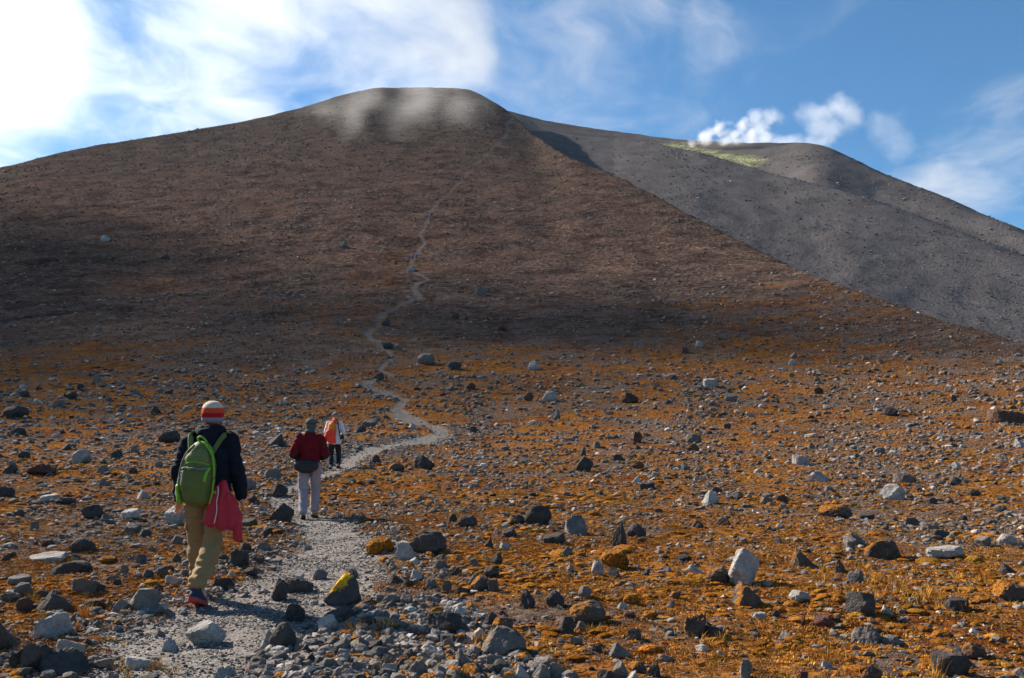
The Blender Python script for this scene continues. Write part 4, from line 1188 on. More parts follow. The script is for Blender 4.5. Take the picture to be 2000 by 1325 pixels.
def grass_places():
    spots = [(730, 1238, .16, 30), (735, 1315, .2, 40), (860, 1318, .22, 40), (1790, 1165, .55, 120), (1700, 1135, .5, 70), (1640, 1110, .4, 40), (1800, 1320, .12, 25), (1640, 1290, .15, 20), (1985, 1205, .3, 40),
             (1385, 1250, .2, 24), (1150, 1240, .12, 8), (270, 1300, .25, 40), (60, 1180, .2, 16), (170, 1200, .3, 20), (440, 1130, .3, 20), (930, 1262, .15, 20), (1900, 1140, .6, 60), (30, 1235, .3, 20), (300, 1150, .4, 20), (1720, 1180, .5, 40)]
    out = []
    for px, row, sp, n in spots:
        c = at(px, row)
        out.append(c[:2] + rng.normal(0, sp * .5, (max(2, n // 5), 2)))
    return np.vstack(out)


grass = source_collection('grass_piece', [mesh_from('grass_tuft', *tuft(k, 22, .105, .03, .0045, .55), False, GRASS_MAT) for k in (21, 22, 23)])
pg = grass_places()
lay_plants('dry_grass', 'straw-coloured dry grass tufts among rocks in the foreground', pg, rng.uniform(.55, 1.2, len(pg)), 1.0, grass, .2)


# ---------------------------------------------------------------- people
_sph = {}


def sphere_pts(n=10, m=6):
    if (n, m) not in _sph:
        p = [(0, 0, 1), (0, 0, -1)]
        for i in range(1, m):
            a = math.pi * i / m
            for j in range(n):
                b = 2 * math.pi * (j + .5 * (i % 2)) / n
                p.append((math.sin(a) * math.cos(b), math.sin(a) * math.sin(b), math.cos(a)))
        _sph[(n, m)] = np.array(p)
    return _sph[(n, m)]


def hull_into(bm, balls, n=12, m=8):
    """convex skin round a few ellipsoids (centre, radii); a radius may be one number"""
    vs = []
    for c, r in balls:
        rr_ = np.array([r, r, r] if np.isscalar(r) else r, float)
        for q in sphere_pts(n, m) * rr_ + np.array(c, float):
            vs.append(bm.verts.new(q))
    res = bmesh.ops.convex_hull(bm, input=vs, use_existing_faces=False)
    dead = [g for g in res['geom_interior'] + res['geom_unused'] if isinstance(g, bmesh.types.BMVert) and g.is_valid]
    bmesh.ops.delete(bm, geom=list(set(dead)), context='VERTS')


def grown(name, hulls, voxel, iters, mat, wrinkle=None, parent=None, flat=False):
    """one continuous surface over overlapping hulls: voxel remesh, smoothing, then cloth wrinkles along the normals"""
    bm = bmesh.new()
    for h in hulls:
        hull_into(bm, h)
    me = bpy.data.meshes.new(name)
    bm.to_mesh(me)
    bm.free()
    o = bpy.data.objects.new(name, me)
    C.objects.link(o)
    rm = o.modifiers.new('r', 'REMESH')
    rm.mode = 'VOXEL'
    rm.voxel_size = voxel
    sm = o.modifiers.new('s', 'SMOOTH')
    sm.iterations = iters
    sm.factor = .5
    dg = bpy.context.evaluated_depsgraph_get()
    me2 = bpy.data.meshes.new_from_object(o.evaluated_get(dg))
    o.modifiers.clear()
    o.data = me2
    me2.name = name
    bpy.data.meshes.remove(me)
    n = len(me2.vertices)
    co = np.empty(n * 3); me2.vertices.foreach_get('co', co); co = co.reshape(-1, 3)
    no = np.empty(n * 3); me2.vertex_normals.foreach_get('vector', no); no = no.reshape(-1, 3)
    if wrinkle is not None:
        co = co + no * wrinkle(co)[:, None]
        me2.vertices.foreach_set('co', co.ravel())
    me2.polygons.foreach_set('use_smooth', np.ones(len(me2.polygons), bool))
    me2.materials.clear()
    me2.materials.append(mat)
    me2.update()
    if parent is not None:
        o.parent = parent
    return o


def cloth(seed, amp, sx, sy, sz, amp2=0.0):
    def f(co):
        a = fbm(co[:, 0] * sx + 3.3 * seed, co[:, 1] * sy, co[:, 2] * sz, 3, seed=seed)
        ridge = 1 - np.abs(a) * 2.2
        return amp * ridge + amp2 * fbm(co[:, 0] * sx * 3, co[:, 1] * sy * 3, co[:, 2] * sz * 3, 2, seed=seed + 9)
    return f


def simple_mat(name, col, rough=.8, spec=.3, weave=160.0, var=.25, bump=.35, sheen=0.0):
    m, g = material(name)
    pos = g.n('ShaderNodeTexCoord').outputs['Object']
    n = g.noise(pos, 9.0, 3, .6)
    k = g.math('ADD', 1 - var, g.math('MULTIPLY', n, 2 * var))
    c = g.mix(1.0, col, g.n('ShaderNodeCombineColor', ins={0: k, 1: k, 2: k}).outputs[0], 'MULTIPLY')
    return finish(m, g, c, rough=rough, bump=g.noise(pos, weave, 2, .6), bump_dist=.004, bump_strength=bump, spec=spec, **({'Sheen_Weight': sheen} if sheen else {}))


def tube(name, pts, rad, mat, parent=None, sides=8, flat=1.0, up=(0, 0, 1)):
    """a round or flattened cord through points"""
    pts = np.array(pts, float)
    if len(pts) > 2:                          # smooth the run of points
        t = np.linspace(0, len(pts) - 1, (len(pts) - 1) * 5 + 1)
        f = [pchip(np.arange(len(pts)), pts[:, i]) for i in range(3)]
        pts = np.stack([q(t) for q in f], -1)
    v, f = [], []
    for i, p in enumerate(pts):
        d = pts[min(i + 1, len(pts) - 1)] - pts[max(i - 1, 0)]
        d /= np.linalg.norm(d) + 1e-9
        u = np.cross(d, np.array(up, float))
        if np.linalg.norm(u) < 1e-4:
            u = np.cross(d, (1, 0, 0))
        u /= np.linalg.norm(u)
        w_ = np.cross(u, d)
        for j in range(sides):
            a = 2 * math.pi * j / sides
            v.append(p + rad * (math.cos(a) * u + flat * math.sin(a) * w_))
    k = len(pts)
    for i in range(k - 1):
        for j in range(sides):
            f.append((i * sides + j, i * sides + (j + 1) % sides, (i + 1) * sides + (j + 1) % sides, (i + 1) * sides + j))
    f.append(tuple(range(sides))[::-1])
    f.append(tuple((k - 1) * sides + j for j in range(sides)))
    o = bpy.data.objects.new(name, mesh_from(name, v, f, True, mat))
    C.objects.link(o)
    if parent is not None:
        o.parent = parent
    return o


def lathe(name, prof, mat, parent=None, seg=32, squash=(1, 1), loc=(0, 0, 0), lump=0.0):
    v, f = [], []
    for (r, z) in prof:
        for j in range(seg):
            a = 2 * math.pi * j / seg
            rr_ = r * (1 + lump * vnoise(np.array([math.cos(a) * 2 + 5]), np.array([math.sin(a) * 2 + z * 9]))[0])
            v.append((rr_ * math.cos(a) * squash[0] + loc[0], rr_ * math.sin(a) * squash[1] + loc[1], z + loc[2]))
    k = len(prof)
    for i in range(k - 1):
        for j in range(seg):
            f.append((i * seg + j, i * seg + (j + 1) % seg, (i + 1) * seg + (j + 1) % seg, (i + 1) * seg + j))
    f.append(tuple(range(seg))[::-1])
    f.append(tuple((k - 1) * seg + j for j in range(seg)))
    o = bpy.data.objects.new(name, mesh_from(name, v, f, True, mat))
    C.objects.link(o)
    if parent is not None:
        o.parent = parent
    return o


SKIN = simple_mat('skin', (.52, .27, .19), .55, .35, 300, .06, .15)
HAIR = simple_mat('dark_hair', (.02, .015, .012), .6, .3, 200, .2, .5)
EYE_MAT = simple_mat('eye', (.05, .04, .035), .2, .5, 50, .05, 0)


def hand_hulls(wrist, down, fwd, side, curl=.5):
    """palm, four unequal bent fingers and a thumb from the side of the palm; side = +1 right hand"""
    w_, d, f = np.array(wrist, float), np.array(down, float), np.array(fwd, float)
    d /= np.linalg.norm(d)
    f = f - d * (f @ d); f /= np.linalg.norm(f)
    inn = np.cross(d, f) * side                                # across the thickness, towards the body
    out = []
    out.append([(w_, .026), (w_ + d * .035 + f * .026, .017), (w_ + d * .035 - f * .026, .016), (w_ + d * .088 + f * .030, .0135), (w_ + d * .082 - f * .032, .0125)])
    for k, (off, ln) in enumerate(((.032, .068), (.011, .078), (-.011, .073), (-.032, .058))):
        a = w_ + d * (.088 - .004 * k) + f * off
        b = a + d * ln * .5 + inn * ln * .10
        c = b + (d * math.cos(curl) + inn * math.sin(curl)) * ln * .34
        e = c + (d * math.cos(curl * 2.1) + inn * math.sin(curl * 2.1)) * ln * .26
        out += [[(a, .0092), (b, .0085)], [(b, .0085), (c, .0078)], [(c, .0078), (e, .0068)]]
    a = w_ + d * .03 + f * .03
    b = a + d * .032 + f * .026 + inn * .008
    c = b + d * .034 + f * .008 + inn * .012
    out += [[(a, .0125), (b, .0105)], [(b, .0105), (c, .0085)]]
    return out


def head_hulls(c):
    c = np.array(c, float)
    q = lambda x, y, z: c + np.array([x, y, z])
    return [[(q(0, -.012, .025), (.074, .090, .085)), (q(0, .03, .0), (.066, .062, .07))],
            [(q(0, .04, -.02), (.058, .052, .05)), (q(0, .052, -.085), (.034, .036, .028)), (q(0, 0, -.05), (.062, .055, .04))],
            [(q(0, .095, .005), (.010, .010, .012)), (q(0, .108, -.022), (.014, .014, .012))],
            [(q(0, .088, -.056), (.022, .010, .007)), (q(0, .086, -.066), (.018, .010, .006))],
            [(q(-.028, .084, .028), (.018, .010, .008)), (q(.028, .084, .028), (.018, .010, .008))],
            [(q(.076, -.008, .012), (.008, .018, .028)), (q(.074, -.002, -.02), (.007, .012, .014))],
            [(q(-.076, -.008, .012), (.008, .018, .028)), (q(-.074, -.002, -.02), (.007, .012, .014))]]


def person_body(J, voxel, label, group=None, hands=True):
    """the whole body as one skin; J holds the joints of the pose in metres, facing +Y, feet near z = 0"""
    h = []
    h += head_hulls(J['head'])
    hd = np.array(J['head'])
    h.append([(np.array(J['neck']), .058), (hd + (0, -.012, -.06), .055)])
    ch, pe = np.array(J['chest']), np.array(J['pelvis'])
    h.append([(ch + (0, 0, .07), (.13, .09, .07)), (ch, (.155, .105, .10)), (np.array(J['neck']), .055)])
    h.append([(ch, (.15, .10, .10)), (ch * .45 + pe * .55 + (0, .01, 0), (.125, .09, .08))])
    h.append([(ch * .45 + pe * .55 + (0, .01, 0), (.125, .09, .08)), (pe, (.15, .105, .09))])
    for s in ('l', 'r'):
        sg = -1 if s == 'l' else 1
        sh, el, wr = (np.array(J[k + s]) for k in ('sh_', 'el_', 'wr_'))
        hip, kn, an = (np.array(J[k + s]) for k in ('hip_', 'kn_', 'an_'))
        h.append([(ch + (0, 0, .06), .08), (sh, .055)])
        h.append([(sh, .053), (el, .040)])
        h.append([(el, .041), (wr, .026)])
        d = wr - el
        if hands:
            h += hand_hulls(wr, d / np.linalg.norm(d) + np.array([0, 0, -.25]), J.get('palm_' + s, (0, 1, 0)), sg)
        h.append([(hip, .085), (kn, .056)])
        h.append([(kn, .056), ((kn * .65 + an * .35) + (0, -.012, 0), .056), (an, .036)])
        h.append([(an, .036), (an + np.array(J.get('toe_' + s, (0, .14, -.05))) * .8, .03), (an + (0, -.03, -.04), .032)])
    o = grown('person', h, voxel, 3, SKIN)
    o['label'] = label
    o['category'] = 'person'
    if group:
        o['group'] = group
    for sx in (-1, 1):
        e = lathe('eye', [(0.001, -.010), (.008, -.006), (.011, 0), (.008, .006), (.001, .010)], EYE_MAT, o, 12, loc=(hd[0] + sx * .03, hd[1] + .083, hd[2] + .012))
    return o


def shoe(parent, an, toe, upper, sole_mat, accent):
    """one shoe at an ankle: upper, thick sole, collar"""
    an = np.array(an, float)
    d = np.array(toe, float); d = d / np.linalg.norm(d)
    side = np.cross(d, (0, 0, 1)); side /= np.linalg.norm(side)
    nrm = np.cross(side, d)
    base = an - nrm * .085 * 1.0
    P = lambda a, b, c: base + d * a + side * b + nrm * c
    s = grown('shoe', [[(P(-.055, 0, .045), .040), (P(-.03, 0, .09), .044), (P(.05, 0, .05), .045)], [(P(.05, 0, .045), (.045, .045, .04)), (P(.13, 0, .032), .041), (P(.165, 0, .026), .032)]], .008, 4, upper, parent=parent)
    v, f = [], []
    prof = [(-.10, .022), (-.085, .036), (-.04, .040), (.02, .038), (.08, .047), (.14, .046), (.18, .032), (.197, .012)]
    loop = [(a, b) for a, b in prof] + [(a, -b) for a, b in prof[::-1]]
    for z_, grow in ((-.006, .96), (.010, 1.03), (.028, 1.0)):
        for a, b in loop:
            v.append(P(a * (1 if a < 0 else 1.0), b * grow, z_ + (.02 * max(0, (a - .12) / .08) if z_ < 0 else 0)))
    n = len(loop)
    for q in range(2):
        for j in range(n):
            f.append((q * n + j, q * n + (j + 1) % n, (q + 1) * n + (j + 1) % n, (q + 1) * n + j))
    f += [tuple(range(n))[::-1], tuple(2 * n + j for j in range(n))]
    so = bpy.data.objects.new('sole', mesh_from('sole', v, f, False, sole_mat))
    C.objects.link(so)
    so.parent = s
    tg = grown('tongue', [[(P(-.035, 0, .115), (.046, .046, .02)), (P(.02, 0, .095), (.03, .03, .02))], [(P(.02, 0, .09), .02), (P(.075, 0, .075), .018)]], .008, 3, accent, parent=s)
    return s


def place(o, foot_local, point, heading, size=1.0):
    """stand a figure so that the given foot is on a point of the ground, walking towards the given bearing"""
    o.rotation_euler = (0, 0, -heading)
    o.scale = (size, size, size)
    c, s = math.cos(-heading), math.sin(-heading)
    fx, fy = foot_local[0] * size, foot_local[1] * size
    x, y = point[0] - (c * fx - s * fy), point[1] - (s * fx + c * fy)
    o.location = (x, y, float(height(np.array([point[0]]), np.array([point[1]]))[0]))


def ground_under(point, foot_local, other_local, heading):
    """how much higher the ground is under the other foot"""
    c, s = math.cos(-heading), math.sin(-heading)
    dx, dy = other_local[0] - foot_local[0], other_local[1] - foot_local[1]
    x, y = point[0] + c * dx - s * dy, point[1] + s * dx + c * dy
    g = height(np.array([point[0], x]), np.array([point[1], y]))
    return float(g[1] - g[0])


def band_mat(name, bands, weave=220):
    """horizontal knitted bands by height in the object"""
    m, g = material(name)
    tc = g.n('ShaderNodeTexCoord').outputs['Object']
    z = g.n('ShaderNodeSeparateXYZ', ins={0: tc}).outputs[2]
    z = g.math('ADD', z, g.math('MULTIPLY', g.noise(tc, 40, 2), .006))
    col = bands[0][1]
    for lim, c in bands[1:]:
        col = g.mix(g.math('GREATER_THAN', z, lim), col, c)
    wv = g.n('ShaderNodeTexWave', ins={'Vector': tc, 'Scale': 90.0, 'Distortion': 2.0})
    return finish(m, g, col, rough=.95, bump=g.math('ADD', wv.outputs['Fac'], g.noise(tc, weave, 2)), bump_dist=.004, bump_strength=.5, spec=.1)


# ---- nearest hiker -------------------------------------------------------------------------------
def nearest_hiker():
    hd = R(-8)
    rear, front = (.015, -.27), (-.085, .25)
    pt = at(386, 1178)
    dz = ground_under(pt, rear, front, hd)
    J = dict(head=(0, .045, 1.575), neck=(0, .0, 1.44), chest=(0, -.01, 1.27), pelvis=(0, 0, .93),
             sh_l=(-.165, -.01, 1.375), el_l=(-.232, -.05, 1.12), wr_l=(-.245, .04, .885),
             sh_r=(.165, -.01, 1.375), el_r=(.245, -.03, 1.12), wr_r=(.272, .07, .885), palm_l=(.5, 1, 0), palm_r=(-.5, 1, 0),
             hip_l=(-.09, .01, .90), kn_l=(-.10, .16, .50 + dz), an_l=(-.085, .22, .09 + dz), toe_l=(.0, .14, -.02),
             hip_r=(.09, -.01, .90), kn_r=(.075, -.04, .51), an_r=(.015, -.305, .125), toe_r=(.03, .14, -.045))
    o = person_body(J, .0055, 'person in navy hoodie, khaki trousers and striped knit hat, nearest, walking uphill')
    navy = simple_mat('navy_fleece', (.0085, .012, .021), .95, .12, 220, .25, .5)
    khaki = simple_mat('khaki_cotton', (.245, .158, .078), .9, .15, 260, .2, .3)
    j = lambda k: np.array(J[k])
    jk = [[(j('pelvis') + (0, 0, .02), (.19, .145, .05)), (j('chest') * .4 + j('pelvis') * .6, (.182, .145, .1)), (j('chest'), (.182, .145, .12))],
          [(j('chest'), (.178, .14, .12)), (j('chest') + (0, 0, .10), (.145, .11, .06)), (j('neck') + (0, .0, -.02), (.085, .08, .03))]]
    for s in 'lr':
        jk += [[(j('chest') + (0, 0, .09), (.1, .10, .07)), (j('sh_' + s), (.068, .08, .066))], [(j('sh_' + s), .070), (j('el_' + s), .060)], [(j('el_' + s), .061), (j('wr_' + s) + (0, 0, .015), .047)]]
    grown('hoodie', jk, .010, 5, navy, cloth(3, .018, 5, 5, 9, .006), o)
    nk = j('neck')
    hood = [[(nk + (-.085, -.02, .015), (.045, .07, .05)), (nk + (-.05, -.085, .0), (.06, .05, .065))], [(nk + (-.05, -.085, .0), (.06, .05, .065)), (nk + (.0, -.115, -.035), (.085, .05, .085)), (nk + (.05, -.085, .0), (.06, .05, .065))],
            [(nk + (.085, -.02, .015), (.045, .07, .05)), (nk + (.05, -.085, .0), (.06, .05, .065))], [(nk + (-.085, -.02, .015), (.042, .06, .05)), (nk + (-.04, .06, -.01), .035)], [(nk + (.085, -.02, .015), (.042, .06, .05)), (nk + (.04, .06, -.01), .035)],
            [(nk + (0, -.115, -.08), (.10, .045, .05)), (nk + (0, -.11, .01), (.09, .05, .04))]]
    grown('hood', hood, .008, 5, navy, cloth(5, .012, 7, 7, 13, .004), o)
    tr = [[(j('pelvis') + (0, 0, .03), (.175, .135, .06)), (j('pelvis') + (0, -.01, -.05), (.178, .14, .07))]]
    for s in 'lr':
        hip, kn, an = j('hip_' + s), j('kn_' + s), j('an_' + s)
        tr += [[(hip + (0, 0, .02), (.094, .115, .09)), (hip * .5 + kn * .5, (.086, .094, .1)), (kn, .070)], [(kn, .071), (kn * .5 + an * .5 + (0, -.01, 0), .066), (an + (0, 0, .075), (.056, .062, .04))],
               [(an + (0, 0, .10), (.064, .068, .022)), (an + (0, 0, .055), (.058, .062, .018))]]
    tr_wr = cloth(8, .021, 6, 6, 8, .007)
    def wr(co):
        gather = np.exp(-((co[:, 2] - .22) / .10) ** 2)
        return tr_wr(co) + gather * .006 * np.sin(co[:, 2] * 115 + 3 * fbm(co[:, 0] * 9, co[:, 1] * 9, co[:, 2] * 5, 2, seed=4)) 
    t = grown('trousers', tr, .009, 4, khaki, wr, o)
    for s, sx in (('l', -1), ('r', 1)):       # cargo pockets on the thighs
        c = j('hip_' + s) * .42 + j('kn_' + s) * .58
        grown('pocket', [[(c + (sx * .072, -.01, .075), (.02, .055, .012)), (c + (sx * .078, -.01, -.07), (.022, .06, .012))]], .008, 3, khaki, None, t)
    blue = simple_mat('shoe_fabric', (.018, .035, .060), .8, .2, 200, .2, .4)
    red_sole = simple_mat('red_rubber', (.38, .05, .04), .75, .2, 120, .3, .3)
    red_acc = simple_mat('red_lining', (.45, .015, .04), .8, .2, 200, .2, .3)
    for s in 'lr':
        shoe(o, J['an_' + s], J['toe_' + s], blue, red_sole, red_acc)
    buff = simple_mat('red_fleece', (.50, .035, .03), .95, .1, 200, .2, .4)
    hh = j('head')
    grown('neck_warmer', [[(nk + (0, .005, .035), (.072, .078, .025)), (hh + (0, .01, -.055), (.070, .088, .022))]], .008, 3, buff, cloth(6, .005, 5, 5, 30), o)
    hat = lathe('knit_hat', [(.083, -.045), (.093, -.043), (.097, -.02), (.097, .010), (.0985, .012), (.099, .035), (.097, .06), (.091, .085), (.08, .108), (.062, .126), (.04, .138), (.018, .143), (.001, .144)],
                band_mat('striped_knit', [(-9, (.20, .24, .30)), (.002, (.36, .012, .03)), (.042, (.52, .07, .035)), (.074, (.60, .09, .04)), (.088, (.56, .50, .40))]), o, 40, (.98, 1.1), tuple(hh + (0, -.008, .012)), .015)
    # the hat's own frame sits at its rim so that its bands follow it
    off = Vector(hh + (0, -.008, .012))
    hat.data.transform(Matrix.Translation(-off))
    hat.location = off
    hat.rotation_euler = (R(6), 0, 0)
    place(o, rear, pt, hd, 1.06)
    return o, J


hiker1, J1 = nearest_hiker()


def world_of(o, p):
    return Matrix.Translation(o.location) @ o.rotation_euler.to_matrix().to_4x4() @ (Vector(p) * o.scale[0])


def green_backpack(o):
    olive = simple_mat('olive_nylon', (.092, .122, .028), .7, .3, 300, .2, .35)
    olive2 = simple_mat('light_olive_nylon', (.13, .15, .045), .7, .3, 300, .2, .35)
    lime = simple_mat('lime_webbing', (.17, .36, .028), .65, .3, 200, .15, .3)
    ash = simple_mat('grey_mesh', (.15, .165, .15), .85, .2, 200, .3, .6)
    r = bpy.data.objects.new('backpack', None)
    C.objects.link(r)
    r['label'] = 'olive green hiking backpack with lime straps on the back of the nearest hiker'
    r['category'] = 'backpack'
    loc = world_of(o, (-.045, -.150, .815))
    r.location = loc
    r.scale = (o.scale[0] * .9, o.scale[1], o.scale[2])
    r.rotation_euler = (R(2), R(2), o.rotation_euler[2] - R(6))
    wr = cloth(12, .006, 5, 5, 7, .002)
    grown('main_compartment', [[((0, -.04, .07), (.135, .09, .07)), ((0, -.06, .22), (.160, .115, .12)), ((0, -.055, .36), (.155, .11, .08))], [((0, -.055, .36), (.155, .11, .08)), ((0, -.035, .47), (.115, .085, .06)), ((0, -.02, .50), (.085, .06, .05))]], .010, 6, olive, wr, r)
    fp = grown('front_pocket', [[((0, -.125, .08), (.105, .045, .055)), ((0, -.155, .20), (.128, .045, .09)), ((0, -.145, .315), (.122, .04, .025))]], .009, 5, olive, cloth(13, .007, 6, 6, 6, .002), r)
    tube('pocket_edge', [(-.128, -.135, .318), (-.09, -.178, .326), (-.05, -.190, .318), (0, -.193, .327), (.05, -.189, .317), (.09, -.176, .325), (.126, -.135, .318)], .0125, ash, fp, 8, .8)
    tp = grown('top_pocket', [[((0, -.120, .36), (.115, .04, .012)), ((0, -.112, .42), (.105, .04, .03)), ((0, -.085, .475), (.08, .035, .02))]], .008, 5, olive2, cloth(14, .004, 7, 7, 7), r)
    for k in range(6):                        # raised strokes of a worn emblem
        x = -.062 + .025 * k
        tube('emblem_stroke', [(x - .008, -.150 + abs(x) * .12, .405), (x + .008, -.146 + abs(x) * .12, .437)], .0045, simple_mat('emblem', (.27, .27, .11), .7, .2, 100, .1, 0) if k == 0 else bpy.data.materials['emblem'], tp, 6, .5)
    tube('zip', [(-.115, -.128, .352), (-.06, -.155, .372), (0, -.163, .376), (.06, -.155, .372), (.115, -.128, .352)], .005, lime, tp)
    tube('piping', [(.130, -.090, .03), (.160, -.115, .14), (.163, -.118, .26), (.150, -.112, .36), (.118, -.098, .45), (.06, -.085, .515)], .0095, lime, r)
    tube('piping', [(-.130, -.090, .05), (-.158, -.110, .15), (-.160, -.113, .25), (-.148, -.108, .35), (-.112, -.095, .45), (-.05, -.08, .52)], .008, olive2, r)
    tube('haul_loop', [(-.03, -.02, .535), (-.038, -.045, .575), (-.01, -.052, .590), (.02, -.045, .575), (.05, -.03, .54)], .009, lime, r)
    tube('top_strap', [(-.03, -.055, .535), (.04, -.07, .53), (.105, -.075, .485), (.145, -.095, .40)], .011, lime, r, 8, .4, (0, -1, 0))
    tube('compression_strap', [(.128, -.150, .335), (.112, -.182, .285), (.100, -.196, .215)], .016, lime, r, 8, .25, (0, -1, 0))
    tube('compression_strap', [(.155, -.09, .125), (.185, -.08, .13)], .012, lime, r, 8, .3, (0, -1, 0))
    tube('buckle', [(.078, -.205, .128), (.105, -.200, .118)], .010, ash, r, 6, .5)
    sp = grown('side_pocket', [[((-.158, -.035, .04), (.03, .05, .02)), ((-.175, -.04, .17), (.034, .055, .012))]], .008, 4, lime, cloth(15, .004, 8, 8, 8), r)
    tube('shoulder_strap', [(-.10, -.02, .46), (-.135, .04, .585), (-.145, .12, .625), (-.150, .20, .58), (-.150, .25, .40), (-.14, .27, .26), (-.12, .16, .10)], .026, olive2, r, 8, .3, (-.3, 1, .6))
    tube('shoulder_strap', [(.10, -.02, .46), (.165, .04, .59), (.195, .12, .635), (.21, .20, .58), (.22, .25, .40), (.21, .27, .26), (.18, .16, .10)], .024, olive, r, 8, .3, (.3, 1, .6))
    return r


pack1 = green_backpack(hiker1)


def thing_at(o, root, local, name, label, category):
    o.name = name
    o['label'] = label
    o['category'] = category
    m = Matrix.Translation(root.location) @ root.rotation_euler.to_matrix().to_4x4() @ Matrix.Scale(root.scale[0], 4)
    o.matrix_world = m @ Matrix.Translation(Vector(local)) @ o.matrix_basis
    return o


def bottle():
    m, g = material('clear_bottle')
    finish(m, g, (.55, .66, .74), rough=.12, spec=.5, Transmission_Weight=.55)
    cap = simple_mat('blue_cap', (.03, .10, .50), .5, .3, 80, .1, 0)
    b = lathe('water_bottle', [(.001, 0), (.028, .002), (.032, .012), (.032, .05), (.029, .056), (.032, .062), (.032, .15), (.030, .165), (.018, .192), (.0125, .20), (.0125, .212), (.001, .212)], m, None, 24)
    lathe('cap', [(.001, .206), (.016, .206), (.017, .210), (.017, .226), (.014, .230), (.001, .230)], cap, b, 20)
    return b


bt = bottle()
bt.rotation_euler = (R(-3), R(5), 0)
thing_at(bt, pack1, (-.182, -.045, .095), 'water_bottle', 'clear water bottle with a blue cap in the side pocket of the green backpack', 'bottle')


def hung_jacket(root):
    """a crimson shell jacket folded over the pack strap and hanging free at its lower right"""
    crim = simple_mat('crimson_shell', (.36, .014, .03), .6, .3, 260, .15, .25)
    white = simple_mat('white_zip', (.55, .52, .52), .6, .3, 100, .1, .1)
    def wv(co):
        return .010 * np.sin(co[:, 0] * 62 + 2.2 * fbm(co[:, 0] * 5, co[:, 1] * 5, co[:, 2] * 4, 2, seed=3)) + .006 * fbm(co[:, 0] * 9, co[:, 1] * 9, co[:, 2] * 9, 3, seed=6)
    h = [[((.0, 0, 0), (.03, .025, .02)), ((-.02, -.01, -.15), (.075, .035, .03)), ((.05, -.005, -.15), (.07, .035, .03))],
         [((-.02, -.01, -.15), (.075, .035, .03)), ((.05, -.005, -.15), (.07, .035, .03)), ((-.045, -.015, -.36), (.095, .04, .015)), ((.075, -.01, -.37), (.075, .04, .02))],
         [((-.045, -.015, -.36), (.095, .04, .015)), ((.06, -.01, -.39), (.08, .035, .02))]]
    h = [[((c[0] * 1.25, c[1], c[2] * 1.08), (r_[0] * 1.2, r_[1], r_[2])) for c, r_ in q] for q in h]
    b = grown('jacket', h, .009, 4, crim, wv)
    grown('sleeve', [[((.07, .0, -.13), .04), ((.16, .005, -.30), (.046, .035, .04))], [((.16, .005, -.30), (.046, .035, .04)), ((.175, .005, -.47), (.040, .03, .03)), ((.178, .005, -.53), (.042, .032, .008))]], .009, 4, crim, cloth(17, .007, 9, 9, 8, .002), b)
    tube('zip', [(-.022, -.052, -.035), (-.012, -.060, -.09), (-.018, -.068, -.18), (-.010, -.072, -.26), (-.024, -.074, -.375)], .0048, white, b, 6)
    return b


hj = hung_jacket(pack1)
thing_at(hj, pack1, (.225, -.06, .235), 'jacket', 'crimson jacket with a white zip hanging from the right of the green backpack', 'jacket')


